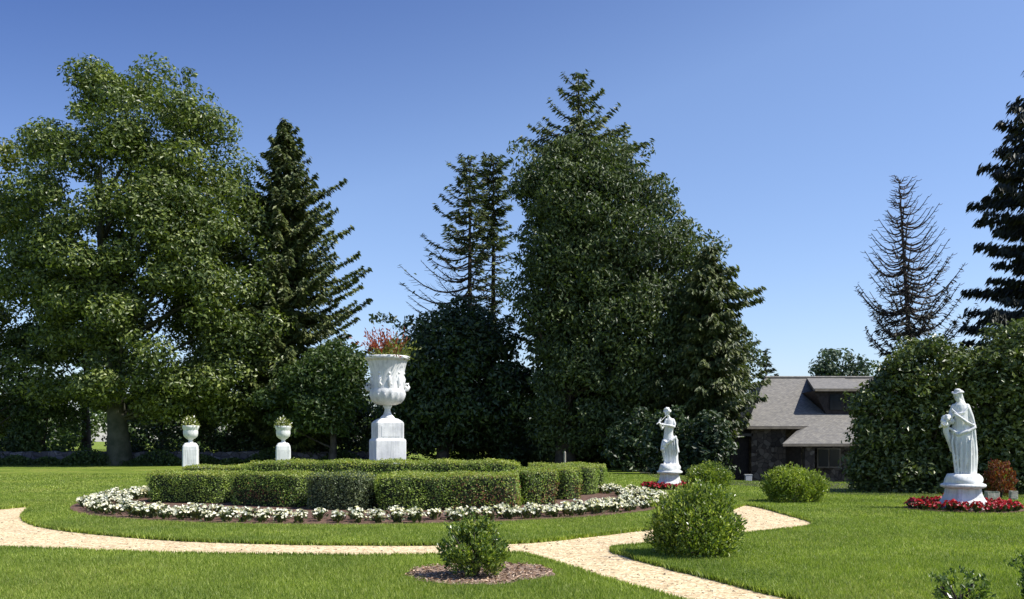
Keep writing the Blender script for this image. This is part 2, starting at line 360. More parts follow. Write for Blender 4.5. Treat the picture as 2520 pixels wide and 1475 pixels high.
for y in np.arange(4, 72, 2.0):
    for x in np.arange(-46, 47, 2.5): gx.append((x+random.uniform(-.2, .2), y+random.uniform(-.2, .2)))
for y in list(range(-40, 4, 12))+list(range(80, 260, 20))+[300, 380, 480, 600]:
    for x in range(-400, 401, 40): gx.append((x+.37*y % 1, y+.1))
patch('lawn', [(-500, -60), (500, -60), (500, 900), (-500, 900)], M['lawn'], 0., gx, PATH, .1, M['edge_soil'], 'sunlit mown grass lawn around the paths and beds')
big = PATH.copy(); c = big.mean(0)
patch('gravel_path', smooth_poly(PATH[::2], 1)*1.0, M['gravel'], -.035, label='pale tan gravel path forking round the island')
BED = [(UC[0]+7.85*math.cos(a)*(1+.01*math.sin(5*a)), UC[1]-.3+7.85*math.sin(a)) for a in np.linspace(0, 2*PI, 72, endpoint=False)]
patch('flower_bed', BED, M['soil'], .006, label='brown mulched round bed holding hedges and flowers')
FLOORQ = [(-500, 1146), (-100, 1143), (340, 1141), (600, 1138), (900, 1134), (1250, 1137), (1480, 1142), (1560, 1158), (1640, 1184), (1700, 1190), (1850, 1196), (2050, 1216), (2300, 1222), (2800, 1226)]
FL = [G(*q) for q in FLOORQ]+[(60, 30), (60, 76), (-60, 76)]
patch('woodland_shade_floor', FL, M['shade_floor'], .006, [p for p in gx if 28 < p[1] < 76], label='bare ground under the trees, coloured dark out to the tree shadow edge')  # dark sheet out to the trees' shadow edge; shade put into its colour
MULQ = [(1000, 1415), (1040, 1398), (1100, 1390), (1200, 1386), (1290, 1388), (1350, 1402), (1362, 1414), (1325, 1424), (1255, 1434), (1150, 1440), (1060, 1431), (1015, 1423)]
MUL = smooth_poly([G(*q) for q in MULQ], 4, .05)
patch('mulch_bed', MUL, M['mulch'], .004, label='brown bark mulch round the small leafy bush')
ST1 = (WX(2370, 21.6), 21.6); ST2 = (WX(1648, 30.6), 30.6)
def ring(c, a, b, n=28): return [(c[0]+a*math.cos(t), c[1]+b*math.sin(t)) for t in np.linspace(0, 2*PI, n, endpoint=False)]
RB1 = ring(ST1, 1.3, 1.25); RB2 = ring(ST2, .95, .9)
patch('soil_bed', RB1, M['soil'], .006, label='dark soil under the red flowers at the robed statue')
patch('soil_bed', RB2, M['soil'], .006, label='dark soil under the red flowers at the piping statue')
g = Geo(); n = 900                                   # loose bark chips
bx = R.uniform(MUL[:, 0].min(), MUL[:, 0].max(), n*2); by = R.uniform(MUL[:, 1].min(), MUL[:, 1].max(), n*2); k = inpoly(bx, by, MUL)
bx, by = bx[k], by[k]
leaf_quads(g, np.c_[bx, by, .008+R.uniform(0, .02, len(bx))], np.c_[R.normal(size=(len(bx), 2)), R.normal(size=len(bx))*.25], np.c_[R.normal(size=(len(bx), 2))*.3, np.ones(len(bx))], R.uniform(.03, .08, len(bx)), .025)
tag(g.build('bark_chips', M['chip']), 'loose brown bark chips under the small leafy bush', 'mulch', kind='stuff')

# hedges footprints (front-left, front-right, depth, height)
def lineq(a, b): return G(*a), G(*b)
HEDGES = [
 ('left_end', *lineq((352, 1237), (541, 1240)), 1.5, .76, 'hedge_leaf', None, 'yellow-green box hedge block at the far left end of the hedges'),
 ('b', *lineq((557, 1243), (725, 1250)), 1.5, .8, 'hedge_leaf', (1, .35), 'box hedge block with bare reddish stems, just left of the bluish rounded one'),
 ('c', *lineq((744, 1255), (898, 1257)), 1.25, .84, 'hedge_blue', None, 'bluish-green rounded hedge block in the front row'),
 ('d', *lineq((921, 1257), (1277, 1257)), 2.0, .8, 'hedge_leaf', (2.7, .7), 'longest front hedge block with a brown dried patch low at its right'),
 ('e', *lineq((1291, 1244), (1378, 1241)), 1.5, .86, 'hedge_leaf', (.9, .5), 'hedge block with brown lower leaves, just right of the longest front block'),
 ('f', *lineq((1393, 1231), (1436, 1228)), 1.4, .83, 'hedge_leaf', (.8, .4), 'narrow hedge block between the browned block and the right end block'),
 ('g', *lineq((1449, 1219), (1477, 1215)), 1.5, .84, 'hedge_leaf', None, 'narrow green hedge block at the far right end of the hedges'),
 ('inner', (WX(592, 23.2), 23.2), (WX(1281, 23.2), 23.2), 1.2, 1.06, 'hedge_leaf', None, 'tall long inner hedge hiding the foot of the big urn'),
 ('rear_r', (.45, 28.4), (2.75, 28.0), .9, .86, 'hedge_leaf', None, 'low rear hedge seen as a thin strip right of the inner hedge'),
 ('rear_l', (-9.5, 26.6), (-6.6, 26.9), .9, .84, 'hedge_leaf', None, 'low rear hedge behind the far left hedge block'),
]
def hedge(key, a, b, depth, h, lm, dry, label):
    reseed(len(label)*13+a[0]*10); a = np.array(a); b = np.array(b); d = (b-a); Ln = np.linalg.norm(d); d = d/Ln; p = np.array([-d[1], d[0]])
    mid = (a+b)/2+p*depth/2
    z0 = float(gz(mid[0], mid[1]))
    root = empty('box_hedge', (mid[0], mid[1], z0), label, 'hedge', 'clipped hedges in the round bed')
    hx, hy = Ln/2, depth/2; rc = .16 if key != 'c' else .36
    def shape(u, v):   # u,v on rounded box -> superellipse-like surface
        pass
    # core
    g = Geo(); nx = max(6, int(Ln/.15)); ny = max(5, int(depth/.15)); nz = 6
    X = np.linspace(-1, 1, nx); 
    prof = [(.94, .0), (.97, .3), (.97, .7), (.93, .9), (.8, .98)]
    P = []
    per = []
    m = 4
    def rr(t, s, q=6.):
        c_, s_ = np.cos(t), np.sin(t); r = (np.abs(c_)**q+np.abs(s_)**q)**(-1/q); return r*c_, r*s_
    seg = 72; t = np.linspace(0, 2*PI, seg, endpoint=False); q = 8. if key != 'c' else 3.2
    cx, cy = rr(t, 1, q)
    for s, z in prof:
        ins = .05
        P.append(np.stack([cx*(hx-ins)*(1-(1-s)*.25), cy*(hy-ins)*(1-(1-s)*.4), np.full(seg, z*(h-.06))], -1))
    P = np.array(P); P += R.normal(size=P.shape)*.012
    mm = len(prof); i = np.arange(mm-1)[:, None]*seg; j = np.arange(seg)[None]; jn = (j+1) % seg
    g.add(P.reshape(-1, 3), np.stack([i+j, i+jn, i+seg+jn, i+seg+j], -1).reshape(-1, 4), 0, True); g.add(P[-1], [list(range(seg))], 0)
    # leaves
    per_len = 2*(Ln+depth); n1 = int(per_len*h*1050); n2 = int(Ln*depth*1050)
    tt = R.uniform(0, 2*PI, n1*2); lx, ly = rr(tt, 1, q); wgt = 1/np.sqrt((np.abs(np.cos(tt))**2*hy**2+np.abs(np.sin(tt))**2*hx**2)); 
    # sample perimeter evenly
    tf = np.linspace(0, 2*PI, 1500); fx, fy = rr(tf, 1, q); sl = np.r_[0, np.cumsum(np.hypot(np.diff(fx*hx), np.diff(fy*hy)))]
    tt = np.interp(R.uniform(0, sl[-1], n1), sl, tf); lx, ly = rr(tt, 1, q)
    zz = R.uniform(.02, 1, n1)**.85*h
    wob = .03*np.sin(lx*hx*4.1+1)*np.sin(zz*7+ly*hy*3)+.025*np.sin(lx*hx*9+zz*5)
    sh = 1-.22*np.clip((zz/h-.82)/.18, 0, 1)**2*(rc/.2)*.3
    px = lx*(hx+wob)*sh; py = ly*(hy+wob)*sh
    nn = nrm(np.c_[np.abs(lx)**(q-1)*np.sign(lx)/hx, np.abs(ly)**(q-1)*np.sign(ly)/hy, np.full(n1, .05)+1.2*np.clip((zz/h-.85)/.15, 0, 1)])
    nn = nn/1.0
    c1 = np.c_[px, py, zz]+nn*R.normal(0, .022, n1)[:, None]
    r_ = np.sqrt(R.uniform(0, 1, n2)); a_ = R.uniform(0, 2*PI, n2); ex = R.uniform(-1, 1, n2); ey = R.uniform(-1, 1, n2)
    k = (np.abs(ex)**q+np.abs(ey)**q) < 1; ex, ey = ex[k], ey[k]; n2 = len(ex)
    zt = h*(1-.06*(np.maximum(np.abs(ex)**10, np.abs(ey)**6)))+.02*np.sin(ex*hx*5)+.015*np.sin(ey*hy*7+ex*hx*2)+R.normal(0, .02, n2)
    if key == 'c': zt = zt-.12*(ex**2*.7+ey**2)
    if key in('inner',): zt = zt-.3*np.clip((-ex-.86)/.14, 0, 1)**2
    c2 = np.c_[ex*hx, ey*hy, zt]; nn2 = np.c_[np.zeros((n2, 2)), np.ones(n2)]
    C = np.r_[c1, c2]; Nn = np.r_[nn, nn2]; n = len(C)
    nor = nrm(Nn+R.normal(size=(n, 3))*.55); ax = nrm(np.cross(nor, R.normal(size=(n, 3))))+np.array([0, 0, .35]); 
    mi = np.zeros(n, int)
    lit_top = np.r_[np.clip((zz/h-.8)/.14, 0, 1)*.85, np.full(n2, .85)]; mi[R.uniform(size=n) < lit_top*(.8 if key != 'c' else .35)] = 2  # lighter leaves gather towards the top, painting it as sunlit
    if dry:
        u = (C[:, 0]+hx); 
        dd = ((u-dry[0]*1.0)/(.75 if key != 'd' else 1.0))**2+((C[:, 2]-h*.3)/(h*dry[1]))**2
        pr = np.exp(-dd*1.5)*.75
        mi[(R.uniform(size=n) < pr) & (C[:, 1] < 0)] = 1
    keep = ~((mi == 1) & (R.uniform(size=n) < .35))
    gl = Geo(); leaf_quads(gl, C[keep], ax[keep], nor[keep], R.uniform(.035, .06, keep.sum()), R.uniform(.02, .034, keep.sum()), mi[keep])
    oc = g.build('branch_core', M['hedge_core'], root, local=True); ol = gl.build('foliage', [M[lm], M['hedge_dry'], M['hedge_top_lit']], root, local=True)
    root.rotation_euler = (0, 0, math.atan2(d[1], d[0]))
    return [tuple(a-d*.03), tuple(b+d*.03), tuple(b+p*depth), tuple(a+p*depth)]
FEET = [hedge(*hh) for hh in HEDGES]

# ------------------------------------------------------------ grass blades
def blades(area_n, y0, y1, dens, hgt, wid):
    xm = 1.12*y1*.55+1.5
    n = int((y1-y0)*2*xm*dens)
    y = R.uniform(y0, y1, n); x = R.uniform(-xm, xm, n)
    k = np.abs(x) < y*.55*1.08+1.6; x, y = x[k], y[k]
    k = ~inpoly(x, y, PATH) & ~inpoly(x, y, MUL) & ~inpoly(x, y, RB1) & ~inpoly(x, y, RB2)
    k &= ((x-UC[0])**2+(y-UC[1]+.3)**2) > 7.8**2
    x, y = x[k], y[k]; n = len(x)
    pat = .75+.35*np.sin(x*1.7+np.sin(y*2.1))*np.sin(y*1.3+np.sin(x*1.1)*1.5)+.2*np.sin(x*6+y*3)
    hh = hgt*R.uniform(.5, 1.25, n)*(.75+.35*pat); a = R.uniform(0, 2*PI, n); w_ = wid*R.uniform(.7, 1.3, n)
    bx_ = np.cos(a)*w_/2; by_ = np.sin(a)*w_/2; lean = R.normal(0, .4, (n, 2))*hh[:, None]
    z = gz(x, y); v = np.empty((n, 3, 3))
    v[:, 0] = np.c_[x-bx_, y-by_, z-.003]; v[:, 1] = np.c_[x+bx_, y+by_, z-.003]; v[:, 2] = np.c_[x+lean[:, 0], y+lean[:, 1], z+hh]
    return v
g = Geo()
for args in ((0, 7.6, 12.5, 3600, .042, .007), (0, 12.5, 19, 1700, .04, .0095), (0, 19, 28, 700, .04, .015), (0, 28, 44, 160, .045, .03)):
    v = blades(*args); xy = v[:, 0, :2]; dn_ = np.sin(xy[:, 0]*.8+1.3*np.sin(xy[:, 1]*.5))*np.sin(xy[:, 1]*.7+np.sin(xy[:, 0]*.6)*1.7); dryk = R.uniform(size=len(v)) < .05+.3*np.clip(dn_-.35, 0, 1)
    for kk, m_ in ((~dryk, 0), (dryk, 1)):
        vv = v[kk]; g.add(vv.reshape(-1, 3), np.arange(len(vv)*3).reshape(-1, 3), m_)
# fringe along the cut lawn edges
P = PATH; ln = np.linalg.norm(np.roll(P, -1, 0)-P, axis=1); 
i = R.choice(len(P), 26000, p=ln/ln.sum()); t = R.uniform(size=26000)[:, None]; q = P[i]*(1-t)+np.roll(P, -1, 0)[i]*t
k = (q[:, 1] < 34) & (q[:, 1] > 7.5); q = q[k]; n = len(q); q = q+R.normal(0, .02, q.shape)
hh = R.uniform(.02, .055, n); a = R.uniform(0, 2*PI, n); ww = .005+.0007*q[:, 1]
v = np.empty((n, 3, 3)); le = R.normal(0, .5, (n, 2))*hh[:, None]
v[:, 0] = np.c_[q[:, 0]-np.cos(a)*ww, q[:, 1]-np.sin(a)*ww, np.full(n, -.03)]; v[:, 1] = np.c_[q[:, 0]+np.cos(a)*ww, q[:, 1]+np.sin(a)*ww, np.full(n, -.03)]; v[:, 2] = np.c_[q+le, hh]
g.add(v.reshape(-1, 3), np.arange(n*3).reshape(-1, 3), 0)
tag(g.build('grass', [M['grass_blade'], M['grass_dry']]), 'short green grass blades of the mown lawn', 'grass', kind='stuff')

# loose stones on the gravel
n = 16000; x = R.uniform(PATH[:, 0].min(), PATH[:, 0].max(), n); y = R.uniform(7.6, 24, n); k = inpoly(x, y, PATH) & (np.abs(x) < y*.6+1); x, y = x[k], y[k]; n = len(x)
oc = np.array([(1, 0, 0), (0, 1, 0), (-1, 0, 0), (0, -1, 0), (0, 0, 1.)]); sz = .005+.022*R.uniform(0, 1, n)**2.5; ang = R.uniform(0, PI, n)
v = oc[None]*sz[:, None, None]*R.uniform(.6, 1.3, (n, 5, 1)); ca, sa = np.cos(ang)[:, None], np.sin(ang)[:, None]
vx = v[:, :, 0]*ca-v[:, :, 1]*sa+x[:, None]; vy = v[:, :, 0]*sa+v[:, :, 1]*ca+y[:, None]; vz = v[:, :, 2]*.7-.034
b = np.arange(n)[:, None]*5; f = np.stack([b+np.array([[0, 1, 4]]), b+np.array([[1, 2, 4]]), b+np.array([[2, 3, 4]]), b+np.array([[3, 0, 4]])], 1).reshape(-1, 3)
g = Geo(); g.add(np.stack([vx, vy, vz], -1).reshape(-1, 3), f, 0)
M['pebble'] = leaf_mat('pebble', (.12, .08, .055), (.5, .4, .27), (.85, .75, .58), 0., .9, 4., .2)
tag(g.build('pebbles', M['pebble']), 'loose pale pebbles lying on the gravel path', 'gravel', kind='stuff')

# ------------------------------------------------------------ bushes
def bush(x, y, rx, ry, h, nleaf, L, mats, label, mixm=.0, ncl=40, group='round bushes beside the path', topcut=1., cat='bush', lean=0., spikes=0):
    reseed(x*31+y*17)
    z0 = float(gz(x, y)); root = empty('leafy_bush', (x, y, z0), label, cat, group)
    g = Geo()
    for k in range(16):
        a = R.uniform(0, 2*PI); e = np.array([math.cos(a)*rx*.8, math.sin(a)*ry*.8, h*R.uniform(.55, .9)])*R.uniform(.7, 1)
        pts = [(0.04*math.cos(a), .04*math.sin(a), 0), e*.4+np.array([0, 0, .06*h]), e]
        tube(g, pts, [.012*h+.006, .01, .004], 5)
    g.build('stems', M['bark'], root, local=True)
    g = Geo(); C = []; Nn = []
    for k in range(ncl):
        while True:
            d = rand_dirs(1)[0]
            if d[2] > -.62: break
        fl_ = 1.0 if d[2] > -.2 else 1.0
        c = np.array([d[0]*rx*.8, d[1]*ry*.8, h*.44+d[2]*h*.46])*np.array([fl_, fl_, 1.])*R.uniform(.82, 1.04)
        m = nleaf//ncl; rcl = .3*min(rx, h*.8)*R.uniform(.75, 1.15)
        c[2] = max(c[2], rcl*.45)
        dd = rand_dirs(m)*(R.uniform(.15, 1, m)**.5)[:, None]*rcl
        C.append(c+dd); Nn.append(nrm(dd*1.2+d*rcl*.8+np.array([0, 0, .4*rcl])))
    C = np.concatenate(C); Nn = np.concatenate(Nn); C[:, 2] = np.clip(C[:, 2], .02, None); C[:, 0] += lean*C[:, 2]
    nor = nrm(Nn+R.normal(size=C.shape)*.45); out = nrm(C-np.array([0, 0, h*.1])); ax = nrm(out*1.0+R.normal(size=C.shape)*.6+np.array([0, 0, .3]))
    n = len(C); mi = (R.uniform(size=n) < mixm).astype(int)
    leaf_quads(g, C, ax, nor, L*R.uniform(.6, 1.25, n), L*.45*R.uniform(.7, 1.2, n), mi)
    for k in range(spikes):                       # upright leafy shoots that break the outline
        a = R.uniform(0, 2*PI); r = math.sqrt(R.uniform(0, .8)); b = np.array([math.cos(a)*rx*r, math.sin(a)*ry*r, h*(.95-.45*r*r)])
        t = b+np.array([math.cos(a)*.12*r, math.sin(a)*.12*r, R.uniform(.08, .2)*h*1.2]); tt = R.uniform(0, 1, 14)[:, None]
        cc = b+(t-b)*tt; leaf_quads(g, cc+R.normal(0, .012, cc.shape), R.normal(size=cc.shape)+np.array([0, 0, 1.2]), R.normal(size=cc.shape), L*.8, L*.35, 0)
    g.build('foliage', mats, root, local=True)
    return root
B1 = G(1165, 1424); bush(B1[0], B1[1]+.15, .39, .38, .68, 5200, .06, [M['bush_dark'], M['bush_leaf']], 'small upright leafy bush in the bark mulch in the foreground', .45, 46, spikes=18)
B2 = G(1725, 1376); bush(B2[0], B2[1]+.45, .68, .64, .97, 15000, .065, [M['bush_leaf'], M['bush_dark']], 'largest rounded bush, standing at the fork of the path', .35, 110, spikes=34)
B3 = G(1757, 1206); bush(B3[0], B3[1]+.6, .78, .72, .84, 11000, .07, [M['bush_leaf'], M['bush_dark']], 'round bush just right of the piping statue', .4, 110)
B4 = G(1972, 1238); bush(B4[0], B4[1]+.6, .9, .78, .9, 13000, .08, [M['bush_leaf'], M['bush_leaf']], 'bright wide bush in front of the stone house', .1, 110, spikes=8)
bush(4.2, 8.7, .3, .3, .36, 620, .06, [M['bush_dark'], M['bush_leaf']], 'sparse dark leafy plant in the bottom right corner', .2, 16, 'dark plants at the bottom right corner', cat='plant', spikes=14)
bush(5.22, 9.0, .36, .35, .56, 1300, .06, [M['bush_dark'], M['bush_dark']], 'dense dark leafy plant cut off by the right frame edge', .1, 20, 'dark plants at the bottom right corner', cat='plant', spikes=8)

# ------------------------------------------------------------ bedding flowers
def flower_plant(name, pet, npet, psz, rad, hgt, label, group, nleaf=40):
    g = Geo(); C = np.c_[np.clip(R.normal(0, rad*.36, (nleaf, 2)), -rad*.8, rad*.8), R.uniform(.02, hgt*.75, nleaf)]
    leaf_quads(g, C, np.c_[C[:, :2]*3, R.uniform(.1, .6, nleaf)], R.normal(size=(nleaf, 3))*.5+np.array([0, 0, 1]), .11, .07)
    o = g.build(name, M['bed_leaf'], local=True); tag(o, label, 'flower', group)
    g = Geo()
    for k in range(npet):
        r = rad*math.sqrt(R.uniform(0, 1)); a = R.uniform(0, 2*PI); c = np.array([r*math.cos(a), r*math.sin(a), hgt*(1-.45*(r/rad)**2)+R.normal(0, .015)])
        nr = nrm(np.array([c[0]*2.2, c[1]*2.2-.15, .5])+R.normal(size=3)*.25); u = nrm(np.cross(nr, [0, .3, 1.])); w_ = np.cross(nr, u)
        s = psz*R.uniform(.7, 1.2); m = 5; t = np.linspace(0, 2*PI, m*2, endpoint=False); rr_ = np.where(np.arange(m*2) % 2 == 0, 1., .72)*s
        v = c+np.cos(t)[:, None]*u*rr_[:, None]+np.sin(t)[:, None]*w_*rr_[:, None]+nr*.01
        g.add(np.r_[v, [c-nr*.012]], [[i_, (i_+1) % (2*m), 2*m] for i_ in range(2*m)])
    g.build('blossoms', pet, o, local=True); return o
def copy_tree(o, loc, rz, s=1.):
    c = o.copy(); COL.objects.link(c); c.location = loc; c.rotation_euler = (0, 0, rz); c.scale = (s, s, s)
    for ch in o.children:
        d = ch.copy(); COL.objects.link(d); d.parent = c
    return c
WL = 'low white bedding flower plant in the curved row edging the round bed'
WG = 'white bedding flowers edging the round bed'
protos = [flower_plant('flowering_plant', M['petal'], random.choice((14, 17, 20)), .037, .2, .23, WL, WG) for _ in range(7)]
used = set(); cnt = 0
for row, r in enumerate((7.5, 7.08, 6.66)):
    N_ = int(2*PI*r/.375)
    for k in range(N_):
        a = 2*PI*k/N_+row*.03
        ad = (math.degrees(a)+360) % 360
        if 62 < ad < 122: continue
        if R.uniform() < .07: continue
        x = UC[0]+(r+R.normal(0, .06))*math.cos(a); y = UC[1]-.3+(r+R.normal(0, .06))*math.sin(a); pi_ = int(R.integers(0, 7)); s = R.uniform(.75, 1.12)
        if pi_ not in used: used.add(pi_); o = protos[pi_]; o.location = (x, y, .005); o.rotation_euler = (0, 0, R.uniform(0, 6)); o.scale = (s, s, s)
        else: copy_tree(protos[pi_], (x, y, .005), R.uniform(0, 6), s)
        cnt += 1
for (cx_, cy_), a0, b0, lab, grp, fr in ((ST1, 1.25, 1.2, 'red bedding flower plant in the ring around the robed statue', 'red flowers around the robed statue', 1), (ST2, .86, .84, 'red bedding flower plant in the ring around the piping statue', 'red flowers around the piping statue', 1)):
    pr = [flower_plant('flowering_plant', M['petal_red'], 17, .042, .17, .2, lab, grp) for _ in range(3)]; us = set()
    for row, f_ in enumerate((.88, .64)):
        N_ = int(2*PI*a0*f_/.27)
        for k in range(N_):
            a = 2*PI*k/N_+row*.1; x = cx_+a0*f_*math.cos(a)+R.normal(0, .03); y = cy_+b0*f_*math.sin(a)+R.normal(0, .03); p_ = int(R.integers(0, 3))
            if p_ not in us: us.add(p_); pr[p_].location = (x, y, .005)
            else: copy_tree(pr[p_], (x, y, .005), R.uniform(0, 6), R.uniform(.8, 1.15))

# ------------------------------------------------------------ urns
def big_urn():
    mpx = 25.7/930
    def z(c): return H+(440-(1150+c/2.4575)/3.75)*mpx
    k = mpx/9.2155
    root = empty('planter_urn', (UC[0], UC[1], 0), 'tall white relief urn on a stepped square pedestal amid the hedges', 'urn', rz=math.radians(21))
    g = Geo(); sqlathe(g, [(.45, 0), (.45, .25), (.425, .3), (.425, z(1238)), (.415, z(1228)), (.405, z(1222)), (.37, z(1214))], ch=.02)
    g.build('pedestal_base', M['white'], root, local=True)
    g = Geo(); sqlathe(g, [(.375, z(1216)), (.375, z(1090)), (.372, z(1072)), (.33, z(1055)), (.25, z(1036)), (.2, z(1030))], ch=.025)
    for s in (0, 1, 2, 3):    # raised panels
        a = s*PI/2; n_ = (math.sin(a), -math.cos(a)); zc = (z(1216)+z(1085))/2; hh = (z(1085)-z(1216))*.74
        box(g, (n_[0]*.378, n_[1]*.378, zc), (.5, .01, hh), rz=a)
    g.build('pedestal_block', M['white'], root, local=True)
    g = Geo(); lathe(g, [(.2, z(1032)), (.2, z(1022)), (.17, z(1012)), (.12, z(995)), (.085, z(965)), (.08, z(945)), (.1, z(930)), (.13, z(922)), (.12, z(912)), (.15, z(906))], 28)
    g.build('stem', M['white'], root, local=True)
    g = Geo()
    fl = lambda a, kk: 1+(.035*np.cos(16*a) if kk in (1, 2, 3, 4) else 0)
    prof = [(165/2*k*.9, z(906)), (240/2*k, z(890)), (290/2*k, z(865)), (318/2*k, z(830)), (325/2*k, z(800)), (322/2*k, z(780)), (305/2*k, z(765)), (300/2*k, z(755)), (300/2*k, z(700)), (305/2*k, z(640)), (318/2*k, z(590)), (338/2*k, z(540)), (362/2*k, z(505))]
    lathe(g, prof, 64, mod=fl)
    g.build('bowl', M['white'], root, local=True)
    g = Geo(); prof = [(362/2*k, z(506)), (385/2*k, z(495)), (405/2*k, z(488)), (412/2*k, z(474)), (405/2*k, z(462)), (390/2*k, z(458)), (370/2*k, z(462)), (350/2*k, z(490)), (.05, z(492))]
    lathe(g, prof, 64, mod=lambda a, kk: 1+(.012*np.cos(40*a) if kk in (2, 3, 4) else 0))
    g.build('rim', M['white'], root, local=True)
    g = Geo()                    # carved frieze: figures, swags and leaves standing proud of the wall
    rb = 300/2*k-.035
    for i_ in range(10):
        a = i_*2*PI/10+.2; zc = z(690)
        c_ = lambda aa, rr_, zz_: np.array([rr_*math.cos(aa), rr_*math.sin(aa), zz_])
        dh = R.uniform(-.02, .02)
        ell(g, c_(a, rb+.03, z(620)+dh), (.045, .045, .05))
        tube(g, [c_(a, rb+.02, z(640)+dh), c_(a+.03, rb+.035, z(670)), c_(a-.02, rb+.03, z(700)), c_(a+R.uniform(-.1, .1), rb+.03, z(745))], [.03, .055, .05, .03], 8)
        tube(g, [c_(a, rb+.03, z(650)), c_(a+.12, rb+.035, z(672)), c_(a+.22, rb+.025, z(640)+dh)], [.025, .02, .015], 6)
        tube(g, [c_(a, rb+.03, z(650)), c_(a-.12, rb+.035, z(690)), c_(a-.2, rb+.02, z(700))], [.025, .02, .015], 6)
        tube(g, [c_(a-.02, rb+.03, z(700)), c_(a+.13, rb+.03, z(725)), c_(a+.1, rb+.02, z(752))], [.035, .028, .02], 6)
    for i_ in range(16):
        a = i_*2*PI/16; tube(g, [np.array([.3*math.cos(a), .3*math.sin(a), z(885)]), np.array([.43*math.cos(a), .43*math.sin(a), z(850)]), np.array([.475*math.cos(a), .475*math.sin(a), z(805)]), np.array([.465*math.cos(a), .465*math.sin(a), z(775)])], [.02, .035, .04, .02], 6)
    g.build('relief_frieze', M['white'], root, local=True)
    for sgn in (-1, 1):
        g = Geo(); aa = 0 if sgn > 0 else PI; ca, sa = math.cos(aa-.2), math.sin(aa-.2)
        cc = lambda r, zz_: (r*ca, r*sa, zz_)
        tube(g, [cc(.47, z(770)), cc(.55, z(768)), cc(.59, z(738)), cc(.57, z(710)), cc(.51, z(712)), cc(.48, z(735))], [.05, .045, .04, .035, .03, .02], 8)
        ell(g, cc(.51, z(750)), (.05, .05, .07))
        g.build('handle', M['white'], root, local=True)
    # planting
    zt = z(470); r2 = empty('urn_planting', (UC[0], UC[1], zt), 'spiky red and green foliage growing in the tall urn', 'plant')
    g = Geo(); C = []
    def spray(n_, cols, dirbase, spread, Lr, mi_):
        for k_ in range(n_):
            d = nrm(np.array(dirbase)+R.normal(size=3)*spread); d[2] = abs(d[2])*.9+.15; Ln = R.uniform(*Lr); b = np.array([R.normal(0, .15), R.normal(0, .15), -.03])
            m = 7; t = np.linspace(.15, 1, m)[:, None]; pts = b+d*Ln*t+np.array([0, 0, -.25*Ln])*t**2
            leaf_quads(g, pts, np.tile(d, (m, 1))+R.normal(size=(m, 3))*.45, R.normal(size=(m, 3)), .12, .045, mi_)
    spray(80, None, (-.3, 0, 1), .45, (.6, 1.15), 0)
    spray(60, None, (.65, -.1, .5), .45, (.4, .95), 1)
    spray(26, None, (-.3, -.2, .3), .6, (.25, .5), 1)
    leaf_quads(g, np.c_[R.normal(0, .26, (260, 2)), R.uniform(-.02, .14, 260)], R.normal(size=(260, 3)), R.normal(size=(260, 3))+np.array([0, 0, 1]), .11, .06, 1)
    g.build('leaves', [M['red_leaf'], M['planter_leaf']], r2, local=True)
big_urn()
def small_urn(qx, Y, ztop, label, lab2, seed):
    X = WX(qx, Y); z0 = float(gz(X, Y)); kz = (ztop-z0)/2.05
    root = empty('planter_urn', (X, Y, z0), label, 'urn', 'small white urns on pedestals at the back of the lawn', math.radians(14)); root.scale = (1., 1., 1.25)
    g = Geo(); sqlathe(g, [(.3, 0), (.3, .12), (.24, .16)], ch=.02)
    sqlathe(g, [(.32, .16), (.335, .2), (.34, .3), (.33, .72), (.335, .92), (.32, 1.05), (.25, 1.15), (.2, 1.18)], ch=.05)
    for s in range(4):
        a = s*PI/2; box(g, (math.sin(a)*.333, -math.cos(a)*.333, .62), (.34, .012, .6), rz=a)
    g.build('pedestal', M['white'], root, local=True)
    g = Geo(); lathe(g, [(.15, 1.17), (.1, 1.21), (.085, 1.26), (.12, 1.3), (.22, 1.35), (.3, 1.42), (.325, 1.52), (.32, 1.62)], 28)
    g.build('bowl', M['white'], root, local=True)
    g = Geo(); lathe(g, [(.31, 1.62), (.35, 1.7), (.38, 1.76), (.37, 1.8), (.33, 1.8), (.3, 1.74), (.02, 1.74)], 28)
    g.build('rim', M['white'], root, local=True)
    r2 = empty('urn_planting', (X, Y, z0+1.75*1.25), lab2, 'plant', 'plants growing in the small urns')
    g = Geo(); n = 420; d = rand_dirs(n); d[:, 2] = np.abs(d[:, 2]); C = d*np.array([.42, .42, .52])*R.uniform(.3, 1, n)[:, None]
    leaf_quads(g, C, d+R.normal(size=(n, 3))*.4, R.normal(size=(n, 3))+np.array([0, 0, .6]), .13, .07, (R.uniform(size=n) < .16).astype(int))
    g.build('leaves', [M['planter_leaf'], M['petal']], r2, local=True)
small_urn(468, 41., 0, 'small white urn on a pedestal behind the far left hedge block', 'yellowish plant with pale flowers in the left small urn', 1) if False else None
small_urn(469, 42., 2.02, 'small white urn on a pedestal behind the far left hedge block', 'yellow-green plant with pale flowers in the small urn further left', 1)
small_urn(697, 43., 2.0, 'small white urn on a pedestal midway between its twin and the big urn', 'yellow-green plant in the small urn nearer the big urn', 2)
def rock(x, y, s, label):
    g = Geo(); th = R.uniform(0, 6); ell(g, (0, 0, s*.3), (s, s*.75, s*.6), seg=16, rings=10); g.v[0] += R.normal(0, s*.045, g.v[0].shape)
    o = g.build('rock', M['rock'], origin=(x, y, 0), local=True); o.rotation_euler[2] = th; tag(o, label, 'rock', 'rocks by the small urns')
rock(WX(500, 44), 44.3, .42, 'pale round rock just right of the left small urn')
rock(WX(455, 45), 45.5, .22, 'small grey rock just left of the left small urn')

